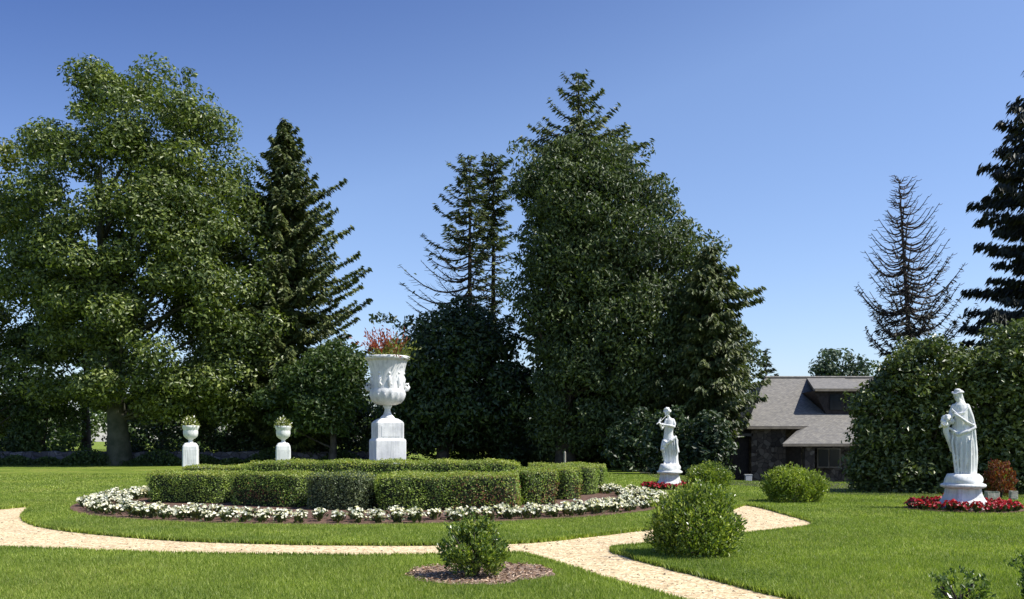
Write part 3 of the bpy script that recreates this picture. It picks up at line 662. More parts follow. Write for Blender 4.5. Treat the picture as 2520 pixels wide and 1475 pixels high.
# ------------------------------------------------------------ statues
def loft(g, rings, seg=40, fold=0.):
    """rings: (cx, cy, z, rx, ry, fold amplitude)"""
    a = np.linspace(0, 2*PI, seg, endpoint=False); P = []
    for cx_, cy_, z_, rx_, ry_, fa in rings:
        m = 1+fa*(.5*np.sin(9*a+z_*1.1)+.35*np.sin(14*a-z_*1.9+1)+.25*np.sin(5*a+z_*2.3))
        P.append(np.stack([cx_+rx_*m*np.cos(a), cy_+ry_*m*np.sin(a), np.full(seg, z_)], -1))
    v = np.array(P); m = len(rings); i = np.arange(m-1)[:, None]*seg; j = np.arange(seg)[None]; jn = (j+1) % seg
    g.add(v.reshape(-1, 3), np.stack([i+j, i+jn, i+seg+jn, i+seg+j], -1).reshape(-1, 4), 0, True)
    g.add(v[-1], [list(range(seg))]); g.add(v[0], [list(range(seg))[::-1]])
def limb(g, pts, rad):
    tube(g, pts, rad, 12); 
    for p, r_ in zip(pts, rad): ell(g, p, (r_, r_, r_), seg=10, rings=7)
def hand(g, c, d, n_, s=1.):
    """palm at c, fingers along d, palm normal n_"""
    c = np.array(c, float); d = nrm(np.array(d, float)); n_ = nrm(np.array(n_, float)); sdv = np.cross(d, n_)
    limb(g, [c-d*.03*s, c+d*.03*s], [.036*s, .04*s])
    for i_, l in enumerate((.07, .085, .08, .062)):
        b = c+d*.05*s+sdv*(i_-1.5)*.021*s; m_ = b+d*l*.55*s+n_*.008*s; e = m_+d*l*.35*s+n_*.03*s; limb(g, [b, m_, e], [.0125*s, .0115*s, .0095*s])
    b = c-d*.005*s-sdv*.035*s; limb(g, [b, b+(d*.5-sdv*.6)*.05*s+n_*.01, b+(d*.9-sdv*.7)*.07*s+n_*.03], [.015*s, .013*s, .011*s])
def head(g, c, fwd, s=1., hair='curly'):
    c = np.array(c, float); f = nrm(np.array(fwd, float)); u = np.array([0, 0, 1.]); r_ = nrm(np.cross(f, u)); u = np.cross(r_, f)
    Rm = np.stack([r_, f, u], 1)
    def Q(x, y, z): return c+Rm@np.array([x, y, z])*s
    ell(g, Q(0, -.01, .02), (.083*s, .1*s, .115*s), rotm=Rm, seg=20, rings=14)
    ell(g, Q(0, .035, -.045), (.062*s, .062*s, .07*s), rotm=Rm)      # jaw
    limb(g, [Q(0, .09, .03), Q(0, .115, -.018)], [.011*s, .017*s])  # nose
    ell(g, Q(0, .09, -.052), (.026*s, .016*s, .011*s), rotm=Rm)      # mouth
    ell(g, Q(0, .085, -.09), (.022*s, .018*s, .016*s), rotm=Rm)      # chin
    for q in (-1, 1):
        ell(g, Q(q*.034, .083, .028), (.014*s, .01*s, .009*s), rotm=Rm); ell(g, Q(q*.036, .086, .05), (.026*s, .012*s, .007*s), rotm=Rm)
        ell(g, Q(q*.085, 0, .01), (.012*s, .022*s, .032*s), rotm=Rm)
    if hair == 'curly':
        for k in range(46):
            d = rand_dirs(1)[0]; d[2] = abs(d[2])*.9-.05; d = nrm(d)
            if d[1] > .55 and d[2] < .55: continue
            ell(g, Q(d[0]*.098, d[1]*.11-.015, d[2]*.125+.03), (.034*s,)*3, seg=8, rings=6)
    return Q
def remeshed(g, root, vox):
    o = g.build('figure', M['white'], root, local=True)
    m = o.modifiers.new('r', 'REMESH'); m.mode = 'VOXEL'; m.voxel_size = vox; m.use_smooth_shade = True
    m = o.modifiers.new('s', 'SMOOTH'); m.factor = .4; m.iterations = 2
    return o
def statue_base(root, k, rz):
    """flared square plinth with a moulded round-cornered ledge"""
    q = 1.2
    g = Geo(); sqlathe(g, [(.5*k, 0), (.5*k, .08), (.47*k, .13*q), (.41*k, .22*q), (.375*k, .3*q), (.36*k, .4*q)], ch=.05)
    o = g.build('plinth', M['white'], root, local=True); o.rotation_euler[2] = rz
    g = Geo(); lathe(g, [(.42*k, .395*q), (.5*k, .405*q), (.585*k, .43*q), (.6*k, .455*q), (.585*k, .48*q), (.53*k, .495*q), (.5*k, .5*q)], 40)
    o = g.build('ledge', M['white'], root, local=True); o.rotation_euler[2] = rz
    g = Geo(); lathe(g, [(.485*k, .495*q), (.5*k, .53*q), (.49*k, .58*q), (.46*k, .63*q), (.41*k, .68*q), (.05, .69*q)], 40, mod=lambda a, kk: 1+.05*np.sin(3*a+kk)+.03*np.sin(7*a-kk))
    o = g.build('rock_base', M['white'], root, local=True); return .8
def robed():
    X, Y = ST1; root = empty('statue', (X, Y, 0), 'white statue of a robed woman holding a bundle, on a flared plinth at right', 'statue', 'white garden statues', 0)
    k = .00262
    zb = statue_base(root, .82, math.radians(12))
    def x(c): return (c-672)*k
    def z(c): return (1005-c)*k
    g = Geo()
    Rg = [(1030, 580, 815, .28, .02), (1000, 588, 820, .27, .05), (930, 585, 822, .27, .075), (850, 560, 826, .27, .085), (750, 545, 825, .27, .08), (650, 530, 818, .26, .07), (570, 520, 800, .24, .055), (520, 545, 770, .22, .04), (450, 562, 745, .2, .03), (380, 562, 738, .19, .02), (320, 558, 735, .17, .02), (285, 565, 722, .14, .01), (262, 590, 698, .1, 0), (245, 608, 668, .07, 0), (225, 606, 656, .065, 0)]
    loft(g, [((x(a)+x(b))/2, .0, z(c), (x(b)-x(a))/2*.9, ry*.92, fa) for c, a, b, ry, fa in Rg], 72)
    Q = head(g, (x(618), -.03, z(190)), (-.35, -.9, -.28), 1.25, 'veil')
    # wreath of hair with a veil down the back
    for t in np.linspace(0, 2*PI, 22, endpoint=False): ell(g, Q(.112*math.cos(t), .11*math.sin(t)-.02, .075+.012*math.sin(3*t)), (.035, .035, .032), seg=8, rings=6)
    ell(g, Q(0, -.03, .11), (.1, .11, .06))
    limb(g, [Q(0, -.1, .03), (x(660), .08, z(240)), (x(680), .1, z(320)), (x(695), .1, z(450))], [.08, .07, .1, .12])
    # supporting arm and bundle (viewer's left)
    limb(g, [(x(578), -.02, z(300)), (x(540), -.06, z(400)), (x(528), -.12, z(475)), (x(505), -.22, z(500)), (x(485), -.26, z(495))], [.075, .07, .062, .052, .04])
    hand(g, (x(478), -.27, z(498)), (-.5, -.8, .15), (0, -.2, 1), 1.1)
    limb(g, [(x(500), -.14, z(470)), (x(500), -.15, z(560)), (x(530), -.14, z(650)), (x(556), -.1, z(760))], [.1, .085, .07, .04])
    for k_ in range(26):
        d = rand_dirs(1)[0]; ell(g, (x(510)+d[0]*.13, -.18+d[1]*.1, z(440)+d[2]*.12-.03), (R.uniform(.04, .075),)*3, seg=8, rings=6)
    limb(g, [(x(490), -.2, z(470)), (x(455), -.22, z(500)), (x(432), -.2, z(515))], [.08, .05, .025])
    limb(g, [(x(560), -.14, z(400)), (x(500), -.18, z(400)), (x(465), -.2, z(440))], [.05, .05, .03])
    # crossing arm (viewer's right)
    limb(g, [(x(712), 0, z(300)), (x(752), -.02, z(400)), (x(782), -.06, z(505)), (x(700), -.24, z(460)), (x(640), -.28, z(412))], [.078, .07, .06, .048, .036])
    hand(g, (x(618), -.29, z(400)), (-1, 0, .45), (0, -1, 0), 1.15)
    # mantle edges and long folds
    limb(g, [(x(775), -.06, z(510)), (x(788), -.1, z(600)), (x(798), -.1, z(760)), (x(797), -.08, z(900)), (x(793), -.06, z(1000))], [.055, .045, .04, .042, .045])
    for sx, ex, r_ in ((560, 596, .032), (600, 625, .03), (648, 655, .034), (700, 690, .03), (748, 742, .032)):
        limb(g, [(x(sx+15), -.2, z(560)), (x(sx), -.245, z(680)), (x((sx+ex)/2), -.26, z(820)), (x(ex), -.26, z(990))], [.014, r_, r_*1.1, r_*.9])
    limb(g, [(x(545), -.17, z(530)), (x(620), -.24, z(590)), (x(720), -.22, z(560)), (x(795), -.12, z(520))], [.035, .045, .045, .035])
    limb(g, [(x(560), -.12, z(330)), (x(610), -.19, z(380)), (x(680), -.19, z(370)), (x(725), -.1, z(310))], [.025, .03, .03, .025])
    limb(g, [(x(690), -.2, z(700)), (x(740), -.23, z(800)), (x(700), -.25, z(900))], [.05, .06, .03])
    o = remeshed(g, root, .014); o.rotation_euler[2] = math.radians(-25); o.location.z = zb; o.scale = (.79, .82, .855)
robed()
def piper():
    X, Y = ST2; root = empty('statue', (X, Y, 0), 'white statue of a curly-haired youth playing a pipe, in front of the dark trees', 'statue', 'white garden statues', 0)
    k = .00262
    zb = statue_base(root, .7, math.radians(16))
    def x(c): return (c-640)*k
    def z(c): return (1005-c)*k
    g = Geo()
    Rg = [(640, 548, 700, .13, 0), (600, 548, 696, .125, 0), (550, 556, 688, .115, 0), (500, 558, 690, .12, 0), (450, 562, 700, .13, 0), (400, 565, 706, .13, 0), (350, 578, 700, .11, 0), (325, 598, 682, .08, 0), (310, 606, 650, .055, 0), (280, 604, 640, .052, 0)]
    loft(g, [((x(a)+x(b))/2, 0, z(c), (x(b)-x(a))/2, ry, fa) for c, a, b, ry, fa in Rg], 48)
    head(g, (x(602), -.04, z(238)), (-.55, -.85, -.15), 1.2, 'curly')
    # viewer's right arm
    limb(g, [(x(688), 0, z(350)), (x(712), -.03, z(410)), (x(706), -.08, z(448)), (x(640), -.22, z(430)), (x(560), -.3, z(418))], [.07, .06, .05, .045, .034])
    hand(g, (x(540), -.31, z(412)), (-1, 0, .3), (0, -.4, 1), 1.15)
    # viewer's left arm
    limb(g, [(x(592), -.02, z(345)), (x(560), -.06, z(430)), (x(528), -.12, z(475)), (x(505), -.2, z(425)), (x(490), -.26, z(385))], [.062, .052, .048, .04, .032])
    hand(g, (x(492), -.28, z(365)), (.3, -.1, 1), (.9, -.4, 0), 1.1)
    limb(g, [(x(585), -.19, z(292)), (x(520), -.28, z(355)), (x(455), -.36, z(408))], [.014, .018, .028])     # pipe
    # legs
    limb(g, [(x(590), 0, z(640)), (x(560), -.1, z(720)), (x(542), -.14, z(780)), (x(556), -.05, z(860)), (x(572), -.02, z(960))], [.12, .1, .075, .07, .045])
    limb(g, [(x(572), 0, z(962)), (x(566), -.1, z(990)), (x(560), -.17, z(998))], [.045, .04, .03])
    limb(g, [(x(655), 0, z(650)), (x(650), -.03, z(760)), (x(648), .0, z(860)), (x(652), .02, z(965))], [.12, .1, .075, .05])
    limb(g, [(x(652), .02, z(968)), (x(650), -.08, z(992)), (x(645), -.15, z(998))], [.045, .04, .03])
    # goatskin drape over hip and tree stump
    loft(g, [(x(640), .06, z(1012), .2, .1, .06), (x(636), .06, z(900), .17, .1, .08), (x(636), .06, z(800), .17, .1, .08), (x(632), .04, z(700), .18, .11, .06), (x(628), .02, z(640), .17, .12, .04)], 40)
    loft(g, [(x(720), .06, z(1015), .15, .15, .05), (x(718), .06, z(940), .12, .13, .08), (x(716), .06, z(850), .115, .12, .08), (x(712), .05, z(760), .12, .12, .08), (x(708), .03, z(680), .12, .12, .07), (x(706), .02, z(610), .1, .1, .05), (x(706), .02, z(585), .06, .07, .05)], 36)
    limb(g, [(x(548), -.08, z(650)), (x(600), -.15, z(690)), (x(660), -.16, z(650)), (x(725), -.08, z(600)), (x(745), -.05, z(650)), (x(748), -.04, z(740)), (x(770), -.06, z(820))], [.05, .07, .07, .06, .055, .05, .04])
    for a_, b_ in ((700, 720), (670, 690), (735, 752)):
        limb(g, [(x(a_), -.12, z(620)), (x(a_+5), -.13, z(700)), (x(b_), -.12, z(800)), (x(b_), -.1, z(870))], [.02, .03, .028, .012])
    limb(g, [(x(545), -.08, z(660)), (x(530), -.12, z(730)), (x(516), -.12, z(790))], [.05, .05, .035])
    o = remeshed(g, root, .014); o.rotation_euler[2] = math.radians(-10); o.location.z = zb; o.scale = (.845,)*3
piper()

# ------------------------------------------------------------ trees
def prof_fn(prof, Y):
    prof = sorted(prof); zs = np.array([WZ(p[0], Y) for p in prof])[::-1]; xl = np.array([WX(p[1], Y) for p in prof])[::-1]; xr = np.array([WX(p[2], Y) for p in prof])[::-1]
    return zs, xl, xr
def tree_root(name, qx, Y, label, cat='tree', group='trees bordering the lawn'):
    reseed(qx*7+Y)
    X = WX(qx, Y); return empty(name, (X, Y, float(gz(X, Y))), label, cat, group), X
def trunk(g, x0, y0, z0, top, r0, lean=(0, 0), seg=12, flare=1.35, wob=.12):
    n = 9; t = np.linspace(0, 1, n); pts = np.c_[x0+lean[0]*t+R.normal(0, wob, n)*t, y0+lean[1]*t+R.normal(0, wob, n)*t, z0-.1+(top-z0)*t]
    rad = r0*(1-.72*t); rad[0] *= flare; rad[1] *= 1+.3*(flare-1)
    tube(g, pts, rad, seg); return pts
def lump(z, th, sd): return .5*math.sin(z*.9+2.1*math.cos(th)+sd)+.3*math.sin(z*2.1-1.7*math.sin(th)+sd*2.3)+.35*math.sin(z*.47+3*math.cos(th+1)+sd*1.7)
def broadleaf(name, qx, Y, prof, label, mat, ncl, per, L, rcl=(.9, 1.5), depth=.62, tr=.5, bark='bark', holes=(), lean=(0, 0), hang=0., group='trees bordering the lawn', limbs=26, trunk_top=.75, flat=.65, aspect=.55, squeeze=.33, name_crown='crown', tufts=(), rough=.1):
    root, X = tree_root(name, qx, Y, label, group=group); O = np.array(root.location)
    zs, xl, xr = prof_fn(prof, Y); z0, z1 = zs[0], zs[-1]
    gt = Geo(); tp = trunk(gt, X, Y, O[2], O[2]+(z1-O[2])*trunk_top, tr, lean)
    gc = Geo(); C = []; Nn = []; cen = []
    wts = (xr-xl); zz = np.linspace(z0, z1, 200); ww = np.interp(zz, zs, xr-xl)+.5; cdf = np.cumsum(ww); cdf /= cdf[-1]
    tries = 0
    while len(cen) < ncl and tries < ncl*6:
        tries += 1
        zc = float(np.interp(R.uniform(), cdf, zz)); a, b = float(np.interp(zc, zs, xl)), float(np.interp(zc, zs, xr)); hw = (b-a)/2; cx_ = (a+b)/2
        th = R.uniform(0, 2*PI); r = R.uniform()**squeeze; rc = R.uniform(*rcl)*min(1, .35+hw/4)
        hw *= 1+rough*lump(zc, th, qx*.1); px = cx_+max(hw-rc*.38, 0)*r*math.cos(th); py = Y+max(min(hw, 8.5)*depth-rc*.3, 0)*r*math.sin(th)
        # measured back to the picture only to leave the crown's open gaps
        qx_ = (px/py*F+512)/S; qy_ = (HZ-(zc-H)/py*F)/S
        if any(((qx_-hx)/(ha+rc*14))**2+((qy_-hy)/(hb+rc*12))**2 < 1 for hx, hy, ha, hb in holes): continue
        cen.append((px, py, zc, rc))
    for tx, ty in tufts: cen.append((WX(tx, Y), Y+R.normal(0, .6), WZ(ty, Y), min(.55, rcl[1]*.4)))
    for px, py, zc, rc in cen:
        m = int(per*(rc/np.mean(rcl))**2*R.uniform(.75, 1.25))+6; d = rand_dirs(m); rr_ = R.uniform(.15, 1, m)**.45
        P_ = d*rr_[:, None]*np.array([rc, rc, rc*flat]); P_[:, 2] -= .12*(P_[:, 0]**2+P_[:, 1]**2)/max(rc, .3)
        C.append(P_+np.array([px, py, zc])); Nn.append(nrm(d*np.array([1, 1, 1.3])+np.array([0, 0, .55])))
    C = np.concatenate(C); Nn = np.concatenate(Nn); n = len(C)
    nor = nrm(Nn+R.normal(size=(n, 3))*.5); ax = nrm(np.cross(nor, R.normal(size=(n, 3))))+np.array([0, 0, -hang])
    leaf_quads(gc, C, ax, nor, L*R.uniform(.65, 1.25, n)**1.6, L*aspect*R.uniform(.7, 1.2, n))
    for k in R.choice(len(cen), min(limbs, len(cen)), replace=False):
        px, py, zc, rc = cen[k]; t = np.clip((zc-O[2])/(z1-O[2])-.22, .12, .7)/trunk_top; t = min(t, 1.); b = np.array([np.interp(t, np.linspace(0, 1, 9), tp[:, i_]) for i_ in range(3)])
        e = np.array([px, py, zc]); mid = b*.5+e*.5+np.array([0, 0, -.1*np.linalg.norm(e-b)*R.uniform(-.3, 1)])
        r0 = tr*.32*R.uniform(.6, 1); tt = np.linspace(0, 1, 6)[:, None]; pts = b*(1-tt)**2+2*mid*tt*(1-tt)+e*tt**2
        tube(gt, pts, np.linspace(r0, .03, 6), 6)
    gt.build('trunk', M[bark], root, origin=O); gc.build(name_crown, M[mat], root, origin=O)
    return root
def conifer(name, qx, qtop, Y, prof, label, mat, dz=.55, nb=6, dens=26, droop=.12, up=.25, L=.5, Wd=.14, tr=.3, bark='bark', z_bot=None, bare=None, group='trees bordering the lawn', depth=.8, lean=0., hang=.35, jit=.22, spread=.24, twigs=False, sag=0.):
    root, X = tree_root(name, qx, Y, label, group=group); O = np.array(root.location); zs, xl, xr = prof_fn(prof, Y)
    ztop = WZ(qtop, Y); gt = Geo(); n = 12; t = np.linspace(0, 1, n)
    xt = X+lean*t; tube(gt, np.c_[xt, np.full(n, Y), O[2]-.1+(ztop-O[2])*t], np.r_[tr*1.3, tr*(1-t[1:]*.93)], 10)
    z = zs[0]; gc = Geo(); C = []; A = []; Nn = []; LL = []
    gb = gt
    while z < ztop-.15:
        fx = (z-O[2])/(ztop-O[2]); cx_ = X+lean*fx; l_, r_ = cx_-np.interp(z, zs, xl), np.interp(z, zs, xr)-cx_
        nb_ = max(3, int(nb*(1-.3*fx))) if not (fx > .84 and qx == 1424) else 5
        upx = .38 if (fx > .84 and qx == 1424) else up
        a0 = R.uniform(0, 2*PI)
        for k in range(nb_):
            a = a0+2*PI*k/nb_+R.normal(0, .2); ext = (l_*(1-math.cos(a))/2+r_*(1+math.cos(a))/2); Ln = max(.35, ext*R.uniform(1-jit*2, 1+jit*.35)); Ln *= (1-(1-depth)*abs(math.sin(a)))
            d = np.array([math.cos(a), math.sin(a), 0]); m = 7; tt = np.linspace(0, 1, m); zz = z+R.normal(0, .12)+Ln*(upx*tt**1.6-droop*np.sin(tt*PI)*1.0+.35*max(0, fx-.75)*tt*2-sag*tt)
            pts = np.c_[cx_+d[0]*Ln*tt, Y+d[1]*Ln*tt, zz]; tube(gb, pts, np.linspace(.03+.012*Ln, .012, m), 5, cap=False)
            dn = dens*(bare(z, a, fx) if bare else 1.)
            q = int(Ln*dn)
            if q > 0:
                u = R.uniform(.08, 1, q)**.8; P_ = np.c_[np.interp(u, tt, pts[:, 0]), np.interp(u, tt, pts[:, 1]), np.interp(u, tt, pts[:, 2])]
                sdv = np.array([-d[1], d[0], 0]); wv = (spread*Ln*(1-u)*.9+.16)*R.uniform(-1, 1, q); P_ = P_+sdv*wv[:, None]+np.c_[np.zeros((q, 2)), -np.abs(wv)*.12+R.normal(0, .07, q)]
                C.append(P_); A.append(d*.8+sdv*np.sign(wv)[:, None]*.7+np.c_[np.zeros((q, 2)), R.normal(-hang, .25, q)]); Nn.append(R.normal(size=(q, 3))*.6+np.array([0, 0, 1])+d*.3); LL.append(np.full(q, L)*R.uniform(.5, 1.2, q))
            if twigs:
                for u in np.linspace(.2, .97, max(4, int(Ln*4.5))):
                    b = np.array([np.interp(u, tt, pts[:, i_]) for i_ in range(3)]); sgn = 1 if R.uniform() < .5 else -1; tl = .25*Ln*(1-u)+.25
                    e = b+(d*.7+np.array([-d[1], d[0], 0])*sgn*.7)*tl+np.array([0, 0, tl*R.uniform(-.1, .5)]); tube(gb, [b, (b+e)/2+np.array([0, 0, -.03]), e], [.014, .012, .008], 4, cap=False)
        z += dz*R.uniform(.7, 1.3)*(1-.35*fx)*(1.9 if (fx > .84 and qx == 1424) else 1)
    if C:
        C = np.concatenate(C); A = np.concatenate(A); Nn = np.concatenate(Nn); LL = np.concatenate(LL)
        leaf_quads(gc, C, A, Nn, LL, LL*Wd/L, 0, .05); gc.build('crown', M[mat], root, origin=O)
    gt.build('trunk', M[bark], root, origin=O); return root

broadleaf('broadleaf_tree', 296, 59, [(170, 225, 250), (195, 165, 465), (240, 125, 500), (300, 70, 585), (380, 25, 612), (480, -10, 640), (600, -30, 672), (720, -20, 722), (820, 10, 745), (900, 40, 720), (970, 90, 670), (1010, 380, 600)],
          'biggest broad spreading leafy tree, left of the small urns', 'leaf_big', 430, 330, .29, (.95, 1.9), .6, .62, 'bark_green',
          [(213, 307, 44, 16), (399, 334, 30, 16), (196, 464, 55, 12), (62, 400, 10, 26), (75, 300, 40, 20)], (-1.4, 0), limbs=46, rough=.05, tufts=[(232, 172), (236, 190), (470, 185), (468, 205), (205, 195)])
broadleaf('broadleaf_tree', -60, 63, [(325, -140, 20), (380, -220, 62), (520, -240, 66), (700, -240, 60), (900, -240, 70), (1060, -240, 110)], 'yellower leafy tree cut off by the left frame edge', 'leaf_left', 210, 120, .34, (.9, 1.5), .6, .4, limbs=14)
broadleaf('understory_tree', 212, 64, [(760, 60, 330), (830, 0, 390), (880, 20, 250)], 'slender dark-trunked tree behind the biggest tree', 'leaf_mid', 60, 120, .33, (.8, 1.3), .6, .36, 'bark', limbs=10)
conifer('conifer', 702, 292, 60, [(292, 700, 700), (340, 665, 745), (420, 635, 790), (480, 600, 862), (520, 600, 840), (560, 600, 872), (610, 590, 855), (690, 580, 925), (740, 580, 890), (800, 570, 915), (960, 570, 930), (1080, 600, 900)],
        'dark layered conifer right of the biggest tree', 'needle_green', .45, 11, 60, .14, .16, .42, .15, .42, jit=.3, hang=.7)
broadleaf('broadleaf_tree', 820, 56, [(838, 790, 840), (865, 730, 890), (930, 690, 905), (1000, 660, 905), (1050, 680, 900)], 'low bright green tree left of the tall urn', 'leaf_mid', 140, 110, .28, (.7, 1.3), .7, .25, limbs=10, rough=.3)
def b1(z, a, fx):
    return 1.1 if fx < .4 else .75 if fx > .66 else (.4 if math.cos(a) > -.1 else .06)
conifer('conifer', 1156, 388, 59, [(388, 1140, 1170), (420, 1090, 1185), (520, 1062, 1215), (600, 1040, 1240), (640, 1030, 1235), (680, 985, 1240), (740, 940, 1250), (800, 930, 1260), (860, 920, 1275), (960, 900, 1300), (1060, 930, 1290), (1100, 960, 1270)],
        'sparse conifer with bare lower branches behind the tall urn', 'needle_thin', .5, 6, 40, .16, .22, .46, .13, .3, bare=b1, twigs=True, jit=.2)
conifer('conifer', 1214, 378, 60.5, [(378, 1195, 1230), (410, 1160, 1268), (520, 1150, 1275), (700, 1160, 1272), (800, 1180, 1260), (850, 1180, 1250)],
        'narrow conifer with a bare trunk beside the sparse one', 'needle_thin', .45, 6, 46, .08, .22, .46, .13, .3, bare=lambda z, a, fx: .8 if fx > .7 else .22, jit=.2)
broadleaf('yew_tree', 1090, 56, [(745, 1110, 1180), (785, 1060, 1215), (830, 955, 1290), (900, 920, 1300), (1000, 925, 1310), (1080, 950, 1300)], 'low dark evergreen mass right of the tall urn', 'leaf_dark', 260, 110, .32, (.9, 1.4), .7, .4, limbs=10, hang=.5, trunk_top=.6, rough=.25, tufts=[(935, 790), (960, 780), (985, 800), (1010, 785), (1040, 775), (1240, 800), (1265, 785), (1130, 735), (1080, 760)])
conifer('spruce', 1424, 182, 55, [(182, 1420, 1428), (212, 1375, 1485), (250, 1362, 1505), (285, 1318, 1512), (320, 1326, 1530), (345, 1290, 1560), (400, 1262, 1625), (480, 1256, 1680), (560, 1250, 1735), (640, 1250, 1800), (700, 1250, 1855), (725, 1250, 1895), (790, 1255, 1850), (880, 1262, 1865), (960, 1270, 1900), (985, 1270, 1935), (1010, 1280, 1870), (1080, 1300, 1830), (1125, 1330, 1790)],
        'tall conical evergreen whose open pointed top rises over the centre', 'needle_green', .5, 12, 34, .07, .1, .42, .14, .45, jit=.2, spread=.2, hang=.6, depth=.75)
broadleaf('broadleaf_tree', 1392, 52,           [(352, 1360, 1490), (380, 1290, 1560), (420, 1275, 1600), (480, 1266, 1650), (550, 1260, 1705), (620, 1260, 1775), (680, 1265, 1795), (760, 1270, 1835), (850, 1275, 1850), (950, 1280, 1850), (1000, 1285, 1840), (1070, 1300, 1800), (1110, 1380, 1700)],
          'dense dark green leafy tree filling the middle, in front of the tall evergreen', 'leaf_center', 760, 130, .27, (.7, 1.35), .5, .5, 'bark', hang=.8, limbs=20, tufts=[(1265, 362), (1285, 368), (1300, 372), (1590, 380), (1628, 440)], aspect=.45, rough=.14)
conifer('hemlock', 1745, 600, 49, [(600, 1735, 1755), (650, 1700, 1790), (700, 1670, 1850), (730, 1660, 1890), (800, 1650, 1850), (860, 1640, 1860), (920, 1640, 1880), (975, 1640, 1930), (1000, 1640, 1885), (1060, 1650, 1850), (1120, 1660, 1800), (1160, 1670, 1770)],
        'drooping evergreen overlapping the left end of the house roof', 'needle_green', .4, 10, 60, .05, .06, .38, .13, .3, jit=.22, hang=.9)
conifer('spruce', 1885, 862, 88, [(862, 1883, 1887), (900, 1865, 1908), (935, 1845, 1922), (990, 1835, 1930), (1060, 1830, 1935)], 'small far-off spruce behind the left end of the house roof', 'needle', .7, 7, 22, .05, .2, .6, .25, .25, group='far trees behind the house')
broadleaf('broadleaf_tree', 2060, 84, [(868, 2020, 2110), (880, 2000, 2125), (910, 1998, 2140), (950, 2000, 2150), (1000, 2010, 2150)], 'small far-off round-topped tree behind the house roof', 'far_leaf', 46, 70, .42, (.9, 1.4), .7, .3, limbs=8, group='far trees behind the house')
conifer('dead_tree', 2262, 442, 44, [(442, 2240, 2244), (480, 2205, 2275), (540, 2175, 2300), (600, 2150, 2330), (660, 2130, 2365), (720, 2105, 2385), (790, 2100, 2390), (850, 2100, 2395)],
        'dead bare conifer with upswept branches above the right shrubs', 'needle_purple', .34, 7, 34, .26, .46, .32, .09, .22, 'deadwood', bare=lambda z, a, fx: .0 if fx > .7 else (1. if fx < .55 else .25), twigs=True, lean=-.95, jit=.2, hang=.5)
conifer('spruce', 2640, 60, 37, [(60, 2635, 2645), (200, 2500, 2740), (300, 2440, 2790), (390, 2385, 2840), (480, 2375, 2860), (540, 2430, 2860), (620, 2395, 2870), (680, 2400, 2870), (730, 2350, 2880), (800, 2340, 2880), (900, 2350, 2880)],
        'near-black spruce cut off by the right frame edge', 'needle_purple', .5, 9, 80, .06, .02, .4, .12, .35, jit=.12, hang=1.1, sag=.08, spread=.2)

# big evergreen shrubs at right
SG = 'large evergreen shrubs at the right'
def shrub(qx, Y, prof, label, mat='leaf_rhodo', ncl=150, per=120, L=.17, rcl=(.35, .85), group=SG, depth=.6, **kw):
    kw.setdefault('rough', .3)
    tp_ = sorted(prof)[:3]; ru = np.random.default_rng(abs(int(qx))+1)
    if group == SG: kw['tufts'] = [(ru.uniform(p[1]-8, p[2]+8), p[0]+ru.uniform(-16, 12)) for p in tp_ for _ in range(9)]
    return broadleaf('evergreen_shrub', qx, Y, prof, label, mat, ncl, per, L, rcl, depth, .13, 'bark', group=group, limbs=14, **kw)
shrub(2140, 29, [(895, 2185, 2225), (935, 2150, 2270), (985, 2115, 2300), (1035, 2085, 2310), (1090, 2062, 2310), (1150, 2070, 2300), (1205, 2090, 2290)], 'rounded dark evergreen shrub against the right side of the house', ncl=230)
shrub(2290, 28.5, [(850, 2240, 2330), (880, 2190, 2400), (960, 2170, 2420), (1050, 2170, 2430), (1130, 2170, 2430), (1212, 2180, 2420)], 'tall dark evergreen shrub directly left of the robed statue', ncl=260)
shrub(2490, 28, [(815, 2450, 2560), (870, 2385, 2620), (960, 2350, 2660), (1080, 2350, 2680), (1150, 2370, 2680), (1212, 2380, 2680)], 'tall evergreen shrub behind the robed statue, reaching the right edge', ncl=320)
# understory shrubs below the tree line
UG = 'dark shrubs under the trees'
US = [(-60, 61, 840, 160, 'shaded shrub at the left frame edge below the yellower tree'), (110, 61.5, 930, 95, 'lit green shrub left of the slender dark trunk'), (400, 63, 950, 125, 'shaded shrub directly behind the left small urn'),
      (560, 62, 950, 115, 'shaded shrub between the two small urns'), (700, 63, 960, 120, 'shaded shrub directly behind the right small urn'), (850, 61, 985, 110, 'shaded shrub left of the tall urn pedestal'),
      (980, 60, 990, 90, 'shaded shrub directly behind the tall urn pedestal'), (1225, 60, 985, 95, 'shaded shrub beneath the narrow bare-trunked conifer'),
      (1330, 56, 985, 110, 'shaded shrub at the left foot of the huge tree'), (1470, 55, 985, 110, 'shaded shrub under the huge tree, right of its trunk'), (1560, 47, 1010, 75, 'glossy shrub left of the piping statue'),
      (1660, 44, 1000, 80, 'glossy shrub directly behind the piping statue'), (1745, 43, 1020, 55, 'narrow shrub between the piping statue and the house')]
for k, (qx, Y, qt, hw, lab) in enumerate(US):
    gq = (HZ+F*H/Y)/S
    shrub(qx, Y, [(qt, qx-hw*.4, qx+hw*.4), (qt+25, qx-hw*.8, qx+hw*.8), (qt+70, qx-hw, qx+hw), (gq-20, qx-hw, qx+hw), (gq-4, qx-hw*.9, qx+hw*.9)], lab, 'leaf_mid' if k == 1 else 'leaf_dark', 75, 95, .26, (.6, 1.05), UG, .5) if True else None
